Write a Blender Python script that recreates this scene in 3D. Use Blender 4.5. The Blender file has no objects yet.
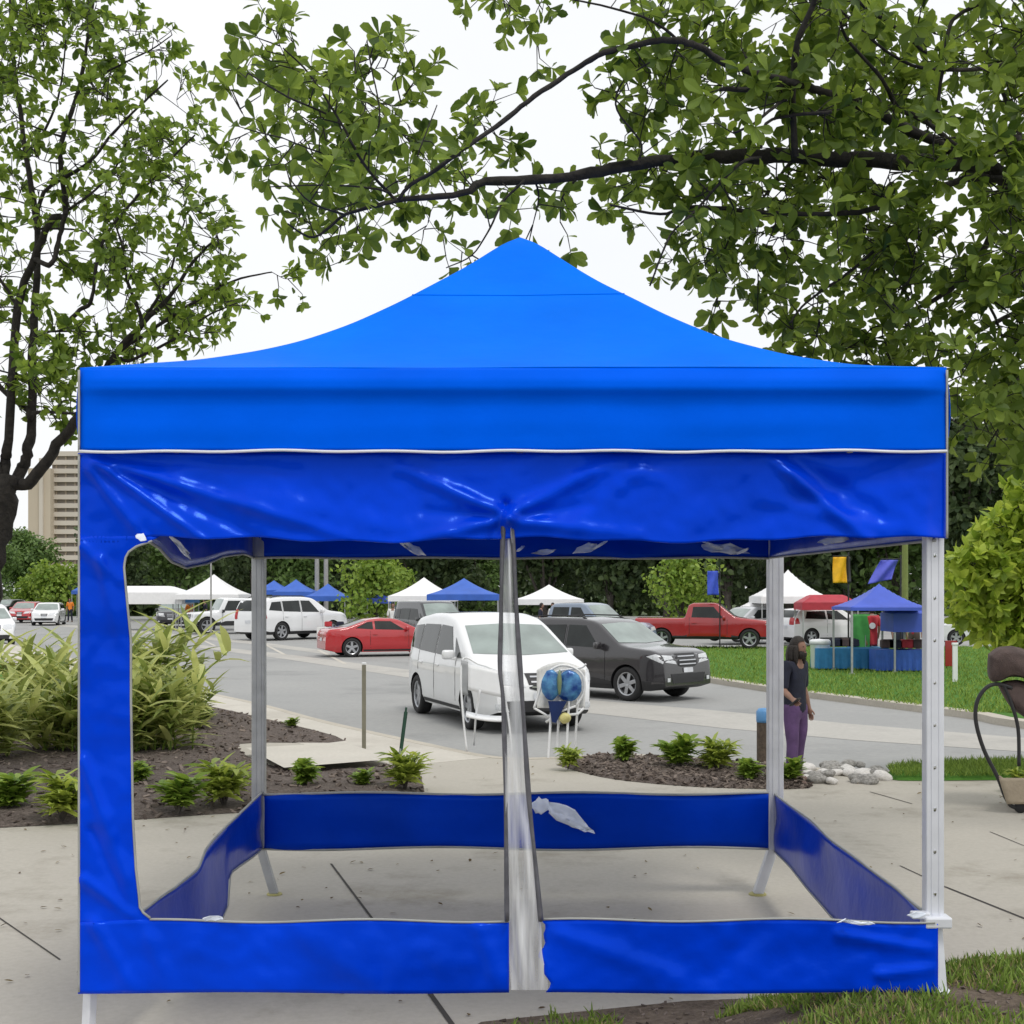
import bpy, bmesh, math, random
from mathutils import Vector, Matrix, noise
from mathutils.bvhtree import BVHTree
random.seed(7)
R = math.radians
scn = bpy.context.scene
C = scn.collection
# ------------------------------------------------------------------ camera model
F, HZ, CH = 1309.0, 590.0, 2.25          # focal length in pixels, horizon row, eye height
ROADZ = -0.12
def P(px, py, Y):
    return Vector(((px-512)*Y/F, Y, CH-(py-HZ)*Y/F))
def G(px, py, z=0.0):
    Y = F*(CH-z)/(py-HZ)
    return Vector(((px-512)*Y/F, Y, z))

# ------------------------------------------------------------------ materials
def nodes(name):
    m = bpy.data.materials.new(name); m.use_nodes = True
    nt = m.node_tree; nt.nodes.clear()
    return m, nt
def mat(name, col, rough=0.6, metal=0.0, var=0.12, scale=6.0, bump=0.0, bscale=40.0, spec=0.5, coat=0.0, col2=None, detail=6.0):
    m, nt = nodes(name)
    N = nt.nodes; L = nt.links
    out = N.new('ShaderNodeOutputMaterial'); b = N.new('ShaderNodeBsdfPrincipled')
    L.new(b.outputs[0], out.inputs[0])
    b.inputs['Roughness'].default_value = rough; b.inputs['Metallic'].default_value = metal
    b.inputs['Specular IOR Level'].default_value = spec; b.inputs['Coat Weight'].default_value = coat
    b.inputs['Coat Roughness'].default_value = 0.05
    tc = N.new('ShaderNodeTexCoord')
    nz = N.new('ShaderNodeTexNoise'); nz.inputs['Scale'].default_value = scale; nz.inputs['Detail'].default_value = detail
    L.new(tc.outputs['Object'], nz.inputs['Vector'])
    rp = N.new('ShaderNodeValToRGB')
    a = [max(0, c*(1-var)) for c in col]; z = [min(1, c*(1+var)) for c in col]
    if col2: a, z = list(col), list(col2)
    rp.color_ramp.elements[0].position = 0.32; rp.color_ramp.elements[1].position = 0.68
    rp.color_ramp.elements[0].color = (*a, 1); rp.color_ramp.elements[1].color = (*z, 1)
    L.new(nz.outputs['Fac'], rp.inputs[0]); L.new(rp.outputs[0], b.inputs['Base Color'])
    if bump > 0:
        n2 = N.new('ShaderNodeTexNoise'); n2.inputs['Scale'].default_value = bscale; n2.inputs['Detail'].default_value = 5
        L.new(tc.outputs['Object'], n2.inputs['Vector'])
        bp = N.new('ShaderNodeBump'); bp.inputs['Strength'].default_value = bump; bp.inputs['Distance'].default_value = 0.02
        L.new(n2.outputs['Fac'], bp.inputs['Height']); L.new(bp.outputs[0], b.inputs['Normal'])
    return m
def tint(m, c):
    for n in m.node_tree.nodes:
        if n.type == 'BSDF_PRINCIPLED': n.inputs['Specular Tint'].default_value = (*c, 1)
    return m
def leafmat(name, c1, c2, trans=0.35, rough=0.45):
    m, nt = nodes(name); N = nt.nodes; L = nt.links
    out = N.new('ShaderNodeOutputMaterial'); b = N.new('ShaderNodeBsdfPrincipled'); t = N.new('ShaderNodeBsdfTranslucent')
    mx = N.new('ShaderNodeMixShader'); mx.inputs[0].default_value = trans
    g = N.new('ShaderNodeNewGeometry'); rp = N.new('ShaderNodeValToRGB')
    rp.color_ramp.elements[0].color = (*c1, 1); rp.color_ramp.elements[1].color = (*c2, 1)
    L.new(g.outputs['Random Per Island'], rp.inputs[0]); L.new(rp.outputs[0], b.inputs['Base Color'])
    hs = N.new('ShaderNodeHueSaturation'); hs.inputs['Value'].default_value = 1.7; hs.inputs['Hue'].default_value = 0.485
    L.new(rp.outputs[0], hs.inputs['Color']); L.new(hs.outputs[0], t.inputs['Color'])
    b.inputs['Roughness'].default_value = rough; b.inputs['Specular IOR Level'].default_value = 0.35
    L.new(b.outputs[0], mx.inputs[1]); L.new(t.outputs[0], mx.inputs[2]); L.new(mx.outputs[0], out.inputs[0])
    return m
def ground_mat(name, c1, c2, s1, s2, stain=None, stainscale=0.35, bump=0.3, bscale=90, rough=0.9, mix2=0.5):
    """two noise scales of colour, plus large irregular stains"""
    m, nt = nodes(name); N = nt.nodes; L = nt.links
    out = N.new('ShaderNodeOutputMaterial'); b = N.new('ShaderNodeBsdfPrincipled'); L.new(b.outputs[0], out.inputs[0])
    b.inputs['Roughness'].default_value = rough; b.inputs['Specular IOR Level'].default_value = 0.25
    tc = N.new('ShaderNodeTexCoord')
    def nz(s, d=6, r=0.6):
        n = N.new('ShaderNodeTexNoise'); n.inputs['Scale'].default_value = s; n.inputs['Detail'].default_value = d; n.inputs['Roughness'].default_value = r
        L.new(tc.outputs['Object'], n.inputs['Vector']); return n
    def ramp(src, a, c, p0=0.35, p1=0.65):
        rp = N.new('ShaderNodeValToRGB'); e = rp.color_ramp.elements
        e[0].position = p0; e[1].position = p1; e[0].color = (*a, 1); e[1].color = (*c, 1); L.new(src, rp.inputs[0]); return rp
    big = ramp(nz(s1).outputs['Fac'], c1, c2)
    fine = ramp(nz(s2, 8, 0.7).outputs['Fac'], c1, c2, 0.4, 0.6)
    mx = N.new('ShaderNodeMixRGB'); mx.inputs[0].default_value = mix2
    L.new(big.outputs[0], mx.inputs[1]); L.new(fine.outputs[0], mx.inputs[2])
    col = mx.outputs[0]
    if stain:
        st = ramp(nz(stainscale, 9, 0.72).outputs['Fac'], (0, 0, 0), (1, 1, 1), 0.52, 0.72)
        m2 = N.new('ShaderNodeMixRGB'); L.new(st.outputs[0], m2.inputs[0]); L.new(col, m2.inputs[1]); m2.inputs[2].default_value = (*stain, 1)
        col = m2.outputs[0]
    L.new(col, b.inputs['Base Color'])
    bp = N.new('ShaderNodeBump'); bp.inputs['Strength'].default_value = bump; bp.inputs['Distance'].default_value = 0.03
    L.new(nz(bscale, 6, 0.7).outputs['Fac'], bp.inputs['Height']); L.new(bp.outputs[0], b.inputs['Normal'])
    return m

M = {}
M['concrete'] = ground_mat('concrete', (.40,.375,.325), (.47,.445,.39), 0.7, 22, stain=(.27,.245,.20), stainscale=0.7, bump=0.12, bscale=120)
M['sidewalk'] = ground_mat('sidewalk', (.50,.475,.42), (.58,.55,.49), 0.9, 18, stain=(.42,.39,.34), bump=0.12, bscale=120)
M['kerb'] = ground_mat('kerb', (.42,.39,.33), (.52,.48,.41), 1.5, 20, bump=0.12)
M['asphalt'] = ground_mat('asphalt', (.30,.305,.30), (.36,.36,.35), 0.25, 9, stain=(.235,.24,.235), stainscale=0.22, bump=0.25, bscale=60)
M['palelane'] = ground_mat('pale_lane', (.40,.39,.36), (.48,.465,.43), 0.5, 9, stain=(.34,.33,.31), bump=0.15)
M['mulch'] = ground_mat('mulch', (.055,.042,.035), (.20,.165,.145), 7, 30, bump=1.0, bscale=30, mix2=.7)
M['soil'] = ground_mat('soil', (.09,.068,.050), (.24,.19,.145), 4, 30, bump=0.9, bscale=40)
M['lawn'] = ground_mat('lawn', (.055,.15,.016), (.085,.215,.028), 0.5, 12, stain=(.10,.19,.035), stainscale=0.25, bump=0.8, bscale=30)
M['field'] = ground_mat('field', (.05,.08,.025), (.08,.11,.04), 0.05, 2, bump=0.3, bscale=4)
M['joint'] = mat('joint', (.05,.045,.04), 0.95)
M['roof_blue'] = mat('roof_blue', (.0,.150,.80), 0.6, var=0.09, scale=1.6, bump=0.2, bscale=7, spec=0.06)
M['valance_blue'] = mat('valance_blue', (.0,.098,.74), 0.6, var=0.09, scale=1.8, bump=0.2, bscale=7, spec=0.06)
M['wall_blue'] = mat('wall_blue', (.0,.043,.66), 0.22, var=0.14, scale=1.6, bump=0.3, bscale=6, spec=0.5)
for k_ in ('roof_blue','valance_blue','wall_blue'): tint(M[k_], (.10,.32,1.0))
M['white_trim'] = mat('white_trim', (.72,.74,.78), 0.5, var=0.05)
M['grey_hem'] = mat('grey_hem', (.34,.35,.33), 0.6, var=0.1)
M['white_steel'] = mat('white_steel', (.70,.72,.77), 0.35, var=0.05, scale=9, metal=0.15)
M['inner_shade_blue'] = tint(mat('inner_shade_blue', (.0,.036,.46), 0.28, var=0.14, scale=1.8, bump=0.3, bscale=6, spec=0.4), (.12,.34,1.0))  # darker wall blue: the shade inside the tent is put into the colour
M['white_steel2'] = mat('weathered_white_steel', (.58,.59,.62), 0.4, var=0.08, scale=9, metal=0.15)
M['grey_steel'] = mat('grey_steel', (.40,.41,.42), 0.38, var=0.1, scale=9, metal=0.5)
M['zip_tape'] = mat('zip_tape', (.10,.10,.115), 0.5, var=0.25, scale=14, bump=0.2)
M['foot'] = mat('foot_plate', (.36,.33,.12), 0.6)
M['bark_dark'] = mat('bark_dark', (.020,.017,.014), 0.9, var=0.45, scale=16, bump=0.9, bscale=26)
M['bark_grey'] = mat('bark_grey', (.075,.065,.055), 0.9, var=0.4, scale=9, bump=0.8)
M['leaf_big'] = leafmat('leaf_big', (.042,.085,.010), (.21,.30,.045), 0.48)
M['leaf_small'] = leafmat('leaf_small', (.058,.112,.012), (.21,.31,.045), 0.48)
M['leaf_lime'] = leafmat('leaf_lime', (.16,.26,.022), (.42,.52,.08), 0.42)
M['leaf_far_dark'] = leafmat('leaf_far_dark', (.038,.068,.026), (.105,.150,.055), 0.28)
M['leaf_far_mid'] = leafmat('leaf_far_mid', (.065,.125,.028), (.16,.25,.07), 0.28)
M['leaf_far_lime'] = leafmat('leaf_far_lime', (.11,.20,.02), (.26,.36,.06), 0.3)
M['lily'] = leafmat('lily', (.12,.18,.030), (.56,.60,.22), 0.32)
M['shrub'] = leafmat('shrub', (.10,.19,.022), (.30,.42,.07), 0.35)
M['shrub2'] = leafmat('shrub_yellow', (.14,.21,.025), (.42,.50,.10), 0.35)
M['grass'] = leafmat('grass', (.08,.15,.018), (.26,.37,.07), 0.3, 0.6)
M['dry_grass'] = leafmat('dry_grass', (.25,.21,.09), (.40,.34,.16), 0.2, 0.7)
M['dead_leaf'] = leafmat('dead_leaf', (.08,.05,.025), (.22,.17,.07), 0.1, .8)
M['chip'] = leafmat('bark_chip', (.045,.033,.027), (.24,.195,.165), 0.0, .9)
M['tyre'] = mat('tyre', (.018,.018,.019), 0.8)
M['black'] = mat('black_plastic', (.02,.02,.022), 0.55)
M['seam'] = mat('seam', (.012,.012,.014), 0.7)
M['rim'] = mat('rim', (.42,.43,.45), 0.3, metal=0.7, var=0.08)
M['chrome'] = mat('chrome', (.6,.61,.63), 0.15, metal=1.0, var=0.03)
M['glass_dark'] = mat('glass_dark', (.012,.016,.015), 0.04, var=0.5, scale=2, spec=0.45)
M['glass_sky_reflection'] = mat('glass_sky_reflection', (.24,.29,.27), 0.04, var=0.25, scale=1.5, spec=0.9)  # windscreen: sky reflection painted into the pale base colour
M['lamp_clear'] = mat('lamp_clear', (.62,.64,.66), 0.08, var=0.12, scale=30, spec=0.8)
M['lamp_red'] = mat('lamp_red', (.42,.012,.015), 0.12, var=0.2, scale=30)
M['lamp_amber'] = mat('lamp_amber', (.6,.2,.02), 0.15)
M['plate'] = mat('plate', (.6,.62,.65), 0.4)
def paint(name, c): 
    return mat('paint_'+name, c, 0.25, var=0.03, scale=2, coat=1.0)
M['p_white'] = paint('white', (.78,.79,.80)); M['p_grey'] = paint('graphite', (.026,.024,.027)); M['p_red'] = paint('red', (.42,.012,.018))
M['p_dred'] = paint('dark_red', (.34,.012,.015)); M['p_blue'] = paint('slate_blue', (.20,.25,.33)); M['p_silver'] = paint('silver', (.5,.52,.54)); M['p_black'] = paint('black', (.02,.021,.024))
M['t_white'] = mat('tent_white', (.80,.80,.80), 0.6, var=0.04)
M['t_blue'] = mat('tent_blue', (.035,.12,.50), 0.55, var=0.1, scale=2)
M['t_royal'] = mat('tent_royal', (.05,.10,.52), 0.55, var=0.1, scale=2)
M['t_sky'] = mat('tent_sky', (.09,.27,.60), 0.55, var=0.1)
M['t_red'] = mat('tent_red', (.42,.03,.05), 0.55, var=0.1)
M['navy'] = mat('navy_cloth', (.012,.015,.032), 0.85, var=0.25, scale=9, bump=0.3, bscale=25)
M['purple'] = mat('purple_cloth', (.105,.055,.15), 0.85, var=0.2, scale=9, bump=0.3, bscale=25)
M['skin'] = mat('skin', (.27,.15,.105), 0.55, var=0.08, scale=12)
M['hair'] = mat('hair', (.018,.013,.010), 0.7, var=0.4, scale=30, bump=0.6, bscale=60)
M['lip'] = mat('lip', (.30,.11,.09), 0.5); M['eye'] = mat('eye', (.02,.015,.012), 0.2)
M['shoe'] = mat('shoe', (.16,.10,.08), 0.6)
M['orange'] = mat('orange_cloth', (.75,.22,.02), 0.75); M['yellow'] = mat('yellow_cloth', (.85,.47,.01), 0.6)
M['green_cloth'] = mat('green_cloth', (.06,.30,.06), 0.7); M['red_cloth'] = mat('red_cloth', (.45,.03,.04), 0.7)
M['blue_cloth'] = mat('blue_cloth', (.03,.10,.42), 0.7); M['teal_cloth'] = mat('teal_cloth', (.03,.20,.42), 0.7); M['white_cloth'] = mat('white_cloth', (.72,.72,.70), 0.7)
M['flag_blue'] = mat('flag_blue', (.05,.10,.62), 0.6); M['flag_violet'] = mat('flag_violet', (.10,.12,.58), 0.6)
M['wood'] = mat('weathered_wood', (.10,.075,.055), 0.85, var=0.3, scale=14, bump=0.6); M['post_tan'] = mat('post_tan', (.20,.19,.14), 0.6)
M['post_green'] = mat('post_green', (.012,.06,.035), 0.5); M['cap_blue'] = mat('cap_blue', (.10,.28,.55), 0.45)
M['pole_grey'] = mat('pole_grey', (.32,.32,.31), 0.7); M['pole_olive'] = mat('pole_olive', (.16,.20,.05), 0.7)
M['stone'] = mat('river_stone', (.30,.29,.27), 0.75, var=0.4, scale=4, bump=0.3); M['stone_pale'] = mat('pale_stone', (.62,.60,.57), 0.75, var=0.15, scale=5)
M['brown_mesh'] = mat('brown_fabric', (.085,.058,.052), 0.8, var=0.25, scale=6, bump=0.5, bscale=90); M['beige'] = mat('beige_fabric', (.36,.30,.22), 0.8, var=0.12, bump=0.3)
M['white_plastic'] = mat('white_plastic', (.78,.79,.80), 0.4, var=0.03)
M['grey_plastic'] = mat('grey_plastic', (.30,.31,.32), 0.5)
M['foil_blue'] = mat('foil_blue', (.008,.05,.26), 0.22, scale=7, metal=0.2, col2=(.12,.36,.62), bump=.6, bscale=14, detail=3); M['foil_navy'] = mat('foil_navy', (.012,.03,.12), 0.25, metal=0.2); M['foil_olive'] = mat('foil_olive', (.20,.26,.14), 0.3)
M['foil_yellow'] = mat('foil_yellow', (.60,.55,.22), 0.4); M['foil_pale'] = mat('foil_pale', (.45,.60,.75), 0.3)
M['tower'] = mat('tower_stone', (.56,.48,.38), 0.9, var=0.08, scale=.05); M['tower_band'] = mat('tower_band', (.62,.56,.49), 0.9, var=0.08, scale=.05); M['tower_glass'] = mat('tower_glass', (.33,.29,.25), 0.5)
# clear vinyl film: part see-through, part white sheen
def film():
    m, nt = nodes('clear_vinyl'); N = nt.nodes; L = nt.links
    out = N.new('ShaderNodeOutputMaterial'); b = N.new('ShaderNodeBsdfPrincipled'); t = N.new('ShaderNodeBsdfTransparent'); mx = N.new('ShaderNodeMixShader')
    b.inputs['Base Color'].default_value = (.78,.80,.83,1); b.inputs['Roughness'].default_value = 0.18; b.inputs['Specular IOR Level'].default_value = 0.9
    tc = N.new('ShaderNodeTexCoord'); n = N.new('ShaderNodeTexNoise'); n.inputs['Scale'].default_value = 5; n.inputs['Detail'].default_value = 3
    mp = N.new('ShaderNodeMapping'); mp.inputs['Scale'].default_value = (5, 1, .35); L.new(tc.outputs['Object'], mp.inputs[0]); L.new(mp.outputs[0], n.inputs['Vector'])
    mr = N.new('ShaderNodeMapRange'); mr.inputs[1].default_value = .3; mr.inputs[2].default_value = .65; mr.inputs[3].default_value = .10; mr.inputs[4].default_value = .80
    L.new(n.outputs['Fac'], mr.inputs[0]); L.new(mr.outputs[0], mx.inputs[0]); L.new(t.outputs[0], mx.inputs[1]); L.new(b.outputs[0], mx.inputs[2]); L.new(mx.outputs[0], out.inputs[0])
    return m
M['film'] = film()
M['film_glint'] = mat('glint_vinyl', (.72,.78,.90), 0.15, var=.12, scale=8, spec=.8)  # white base paints the bright glints of clear vinyl

# ------------------------------------------------------------------ object helpers
def tag(o, label=None, cat=None, group=None, kind=None):
    if label: o['label'] = label
    if cat: o['category'] = cat
    if group: o['group'] = group
    if kind: o['kind'] = kind
    return o
def thing(name, label, cat, loc=(0,0,0), rz=0, group=None):
    o = bpy.data.objects.new(name, None); C.objects.link(o)
    o.empty_display_size = 0.2; o.location = loc; o.rotation_euler = (0,0,rz)
    return tag(o, label, cat, group)
def obj(name, bm, m, parent=None, world=False, smooth=False, recalc=True):
    """bm: bmesh or mesh; world=True: vertices are in world space though the parent sits elsewhere"""
    if isinstance(bm, bpy.types.Mesh): me = bm; me.name = name
    else:
        if recalc: bmesh.ops.recalc_face_normals(bm, faces=bm.faces)
        me = bpy.data.meshes.new(name); bm.to_mesh(me); bm.free()
    if m:
        for mm in (m if isinstance(m, (list, tuple)) else [m]): me.materials.append(mm)
    if smooth:
        me.polygons.foreach_set('use_smooth', [True]*len(me.polygons))
    o = bpy.data.objects.new(name, me); C.objects.link(o)
    if parent:
        o.parent = parent
        if world: o.location = -parent.location
    return o
def copy_tree(o, parent=None):
    c = o.copy(); C.objects.link(c)
    if parent: c.parent = parent
    for ch in list(o.children): copy_tree(ch, c)
    return c
def solidify(o, t, off=0):
    md = o.modifiers.new('thickness', 'SOLIDIFY'); md.thickness = t; md.offset = off; return o
def bm_box(bm, c, s, rz=0, rot=None, bevel=0.0):
    mtx = Matrix.Translation(Vector(c)) @ (rot.to_4x4() if rot is not None else Matrix.Rotation(rz, 4, 'Z')) @ Matrix.Diagonal((s[0], s[1], s[2], 1))
    r = bmesh.ops.create_cube(bm, size=1.0, matrix=mtx)
    if bevel > 0:
        es = list({e for v in r['verts'] for e in v.link_edges})
        bmesh.ops.bevel(bm, geom=es, offset=bevel, segments=2, affect='EDGES', profile=0.5)
    return bm
def bm_tube(bm, pts, rad, sides=8, cap=True):
    """tube through pts; rad a number or list"""
    pts = [Vector(p) for p in pts]; n = len(pts)
    if not hasattr(rad, '__len__'): rad = [rad]*n
    rings = []; up = None
    for i, p in enumerate(pts):
        t = (pts[min(i+1, n-1)]-pts[max(i-1, 0)])
        if t.length < 1e-9: t = Vector((0,0,1))
        t.normalize()
        if up is None:
            up = Vector((0,0,1)) if abs(t.z) < 0.9 else Vector((1,0,0))
        a = t.cross(up)
        if a.length < 1e-6: a = t.orthogonal()
        a.normalize(); b = a.cross(t).normalized(); up = b
        rings.append([bm.verts.new(p+(a*math.cos(2*math.pi*k/sides)+b*math.sin(2*math.pi*k/sides))*rad[i]) for k in range(sides)])
    for i in range(n-1):
        for k in range(sides):
            bm.faces.new((rings[i][k], rings[i][(k+1) % sides], rings[i+1][(k+1) % sides], rings[i+1][k]))
    if cap and sides > 2:
        bm.faces.new(rings[0][::-1]); bm.faces.new(rings[-1])
    return bm
def bm_lathe(bm, prof, c=(0,0,0), axis='Z', seg=24, cap=True):
    """prof: list of (r, h)"""
    c = Vector(c); rings = []
    for r, h in prof:
        ring = []
        for k in range(seg):
            a = 2*math.pi*k/seg
            v = Vector((r*math.cos(a), r*math.sin(a), h))
            if axis == 'Y': v = Vector((r*math.cos(a), h, r*math.sin(a)))
            ring.append(bm.verts.new(c+v))
        rings.append(ring)
    for i in range(len(rings)-1):
        for k in range(seg):
            bm.faces.new((rings[i][k], rings[i][(k+1) % seg], rings[i+1][(k+1) % seg], rings[i+1][k]))
    for r in ((rings[0], rings[-1]) if cap else ()):
        if len(set((round(v.co.x,5), round(v.co.y,5), round(v.co.z,5)) for v in r)) > 2:
            try: bm.faces.new(r)
            except Exception: pass
    bmesh.ops.remove_doubles(bm, verts=[v for r in rings for v in r], dist=1e-5)
    return bm
def bm_sphere(bm, c, s, sub=2, rot=None):
    mtx = Matrix.Translation(Vector(c)) @ (rot.to_4x4() if rot is not None else Matrix()) @ Matrix.Diagonal((s[0], s[1], s[2], 1))
    bmesh.ops.create_icosphere(bm, subdivisions=sub, radius=1.0, matrix=mtx); return bm
def bm_grid(bm, nu, nv, fn, keep=None):
    vs = [[bm.verts.new(fn(i/nu, j/nv)) for i in range(nu+1)] for j in range(nv+1)]
    for j in range(nv):
        for i in range(nu):
            if keep is None or keep(i, j): bm.faces.new((vs[j][i], vs[j][i+1], vs[j+1][i+1], vs[j+1][i]))
    return bm
def bm_prism(bm, pts, z0, z1):
    """pts: (x,y) polygon"""
    lo = [bm.verts.new((p[0], p[1], z0)) for p in pts]; hi = [bm.verts.new((p[0], p[1], z1)) for p in pts]
    n = len(pts)
    f1 = bm.faces.new(hi); f0 = bm.faces.new(lo[::-1])
    for i in range(n): bm.faces.new((lo[i], lo[(i+1) % n], hi[(i+1) % n], hi[i]))
    return bm
def smooth_poly(pts, k=6):
    """Catmull-Rom through 2-D or 3-D points"""
    pts = [Vector(p) for p in pts]; out = []
    if len(pts) < 3:
        return [pts[0].lerp(pts[-1], i/k) for i in range(k+1)]
    for i in range(len(pts)-1):
        p0 = pts[max(i-1,0)]; p1 = pts[i]; p2 = pts[i+1]; p3 = pts[min(i+2, len(pts)-1)]
        for s in range(k):
            t = s/k
            out.append(0.5*((2*p1)+(p2-p0)*t+(2*p0-5*p1+4*p2-p3)*t*t+(3*p1-p0-3*p2+p3)*t**3))
    out.append(pts[-1]); return out
def inpoly(x, y, poly):
    c = False; j = len(poly)-1
    for i in range(len(poly)):
        xi, yi = poly[i][0], poly[i][1]; xj, yj = poly[j][0], poly[j][1]
        if (yi > y) != (yj > y) and x < (xj-xi)*(y-yi)/(yj-yi)+xi: c = not c
        j = i
    return c
def bm_leaf(bm, p, d, n, L, W, shape='obovate', fold=0.15, droop=0.0):
    """one leaf from p along d, facing n"""
    d = d.normalized(); s = d.cross(n)
    if s.length < 1e-5: s = d.orthogonal()
    s.normalize(); n = s.cross(d).normalized()
    if shape == 'obovate': st = [(0,.06),(.3,.5),(.65,1.0),(.88,.72),(1,.08)]
    elif shape == 'oval': st = [(0,.1),(.35,.95),(.7,.8),(1,.05)]
    elif shape == 'blade': st = [(0,.6),(.25,1),(.5,.95),(.75,.65),(1,.03)]
    elif shape == 'quad': st = [(0,.5),(.5,1),(1,.4)]
    prev = None
    for t, w in st:
        c = p+d*(L*t)-n*(droop*L*t*t)
        a = bm.verts.new(c+s*(W*w*.5)+n*(fold*W*w)); m = bm.verts.new(c); b = bm.verts.new(c-s*(W*w*.5)+n*(fold*W*w))
        if prev:
            bm.faces.new((prev[0], a, m, prev[1])); bm.faces.new((prev[1], m, b, prev[2]))
        prev = (a, m, b)
def rvec(rng=random):
    while True:
        v = Vector((rng.uniform(-1,1), rng.uniform(-1,1), rng.uniform(-1,1)))
        if 0.05 < v.length < 1: return v.normalized()

# ------------------------------------------------------------------ camera, world, sun
cam_d = bpy.data.cameras.new('camera'); cam = bpy.data.objects.new('camera', cam_d); C.objects.link(cam)
cam.location = (0, 0, CH); cam.rotation_euler = (R(90), 0, 0)
cam_d.sensor_width = 36; cam_d.lens = F/1024*36; cam_d.shift_y = (HZ-512)/1024
cam_d.clip_start = 0.05; cam_d.clip_end = 3000
scn.camera = cam
scn.view_settings.view_transform = 'Standard'; scn.view_settings.look = 'None'; scn.view_settings.exposure = 0.15; scn.view_settings.gamma = 1
SUN_EL, SUN_AZ = R(62), R(150)           # azimuth measured from +Y towards +X
w = bpy.data.worlds.new('World'); scn.world = w; w.use_nodes = True
nt = w.node_tree; nt.nodes.clear(); N = nt.nodes; L = nt.links
out = N.new('ShaderNodeOutputWorld'); bg = N.new('ShaderNodeBackground'); sky = N.new('ShaderNodeTexSky')
sky.sky_type = 'NISHITA'; sky.sun_disc = False; sky.sun_elevation = SUN_EL; sky.sun_rotation = SUN_AZ; sky.air_density = 1.0; sky.dust_density = 4.0
bg.inputs[1].default_value = 0.10
# overcast: a bright cloud sheet over the Nishita sky, a little uneven
tc = N.new('ShaderNodeTexCoord'); nz = N.new('ShaderNodeTexNoise'); nz.inputs['Scale'].default_value = 2.2; nz.inputs['Detail'].default_value = 6
L.new(tc.outputs['Generated'], nz.inputs['Vector'])
rp = N.new('ShaderNodeValToRGB'); rp.color_ramp.elements[0].position = .3; rp.color_ramp.elements[1].position = .7
rp.color_ramp.elements[0].color = (.90,.92,.94,1); rp.color_ramp.elements[1].color = (1,1,1,1)
L.new(nz.outputs['Fac'], rp.inputs[0])
cb = N.new('ShaderNodeBackground'); cb.inputs[1].default_value = 1.03; L.new(rp.outputs[0], cb.inputs[0])
mx = N.new('ShaderNodeMixShader'); mx.inputs[0].default_value = 0.88
L.new(sky.outputs[0], bg.inputs[0]); L.new(bg.outputs[0], mx.inputs[1]); L.new(cb.outputs[0], mx.inputs[2]); L.new(mx.outputs[0], out.inputs[0])
sd = bpy.data.lights.new('sun', 'SUN'); sd.energy = 1.1; sd.angle = R(14); sd.color = (1.0, .96, .90)
so = bpy.data.objects.new('sun', sd); C.objects.link(so); so.location = (0, 0, 30)
sdir = Vector((math.sin(SUN_AZ)*math.cos(SUN_EL), math.cos(SUN_AZ)*math.cos(SUN_EL), math.sin(SUN_EL)))
so.rotation_euler = sdir.to_track_quat('Z', 'Y').to_euler()

# ------------------------------------------------------------------ the setting
def sheet(name, pts, z, m, kind='structure'):
    bm = bmesh.new(); f = bm.faces.new([bm.verts.new((p[0], p[1], z)) for p in pts])
    bmesh.ops.triangulate(bm, faces=[f]); o = obj(name, bm, m)
    for p in o.data.polygons: pass
    return tag(o, kind=kind)
def slab(name, pts, z0, z1, m):
    bm = bmesh.new(); bm_prism(bm, [(p[0], p[1]) for p in pts], z0, z1); bmesh.ops.triangulate(bm, faces=bm.faces); return tag(obj(name, bm, m), kind='structure')
sheet('ground', [(-1500,-60),(1500,-60),(1500,2500),(-1500,2500)], ROADZ-0.01, M['field'])
sheet('road', [(-90,5),(70,5),(70,118),(-90,118)], ROADZ, M['asphalt'])
kerb_px = [(-260,621),(-60,633),(10,644),(75,659),(190,688),(262,704),(330,722),(440,746),(500,757),(560,757),(620,754),(700,758),(800,766),(850,770),(1024,773),(1300,774)]
KP = [G(*p) for p in kerb_px]
kl = smooth_poly([Vector((p.x, p.y, 0)) for p in KP], 4)
pave = [(p.x, p.y) for p in kl] + [(30, 14), (30, -6), (-60, -6), (-60, 75)]
slab('pavement', pave, -0.3, 0.0, M['concrete'])
def strip(name, line, width, z0, z1, m, side=1):
    """solid ribbon along a ground line, offset to one side"""
    pts = [Vector((p[0], p[1], 0)) for p in line]; off = []
    for i, p in enumerate(pts):
        t = pts[min(i+1, len(pts)-1)]-pts[max(i-1, 0)]; t.normalize(); nrm = Vector((-t.y, t.x, 0))*side
        off.append(p+nrm*width)
    bm = bmesh.new()
    for i in range(len(pts)-1):
        vs = [pts[i], pts[i+1], off[i+1], off[i]]
        lo = [bm.verts.new((v.x, v.y, z0)) for v in vs]; hi = [bm.verts.new((v.x, v.y, z1)) for v in vs]
        bm.faces.new(hi)
        for a in range(4): bm.faces.new((lo[a], lo[(a+1) % 4], hi[(a+1) % 4], hi[a]))
    return tag(obj(name, bm, m), kind='structure')
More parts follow.
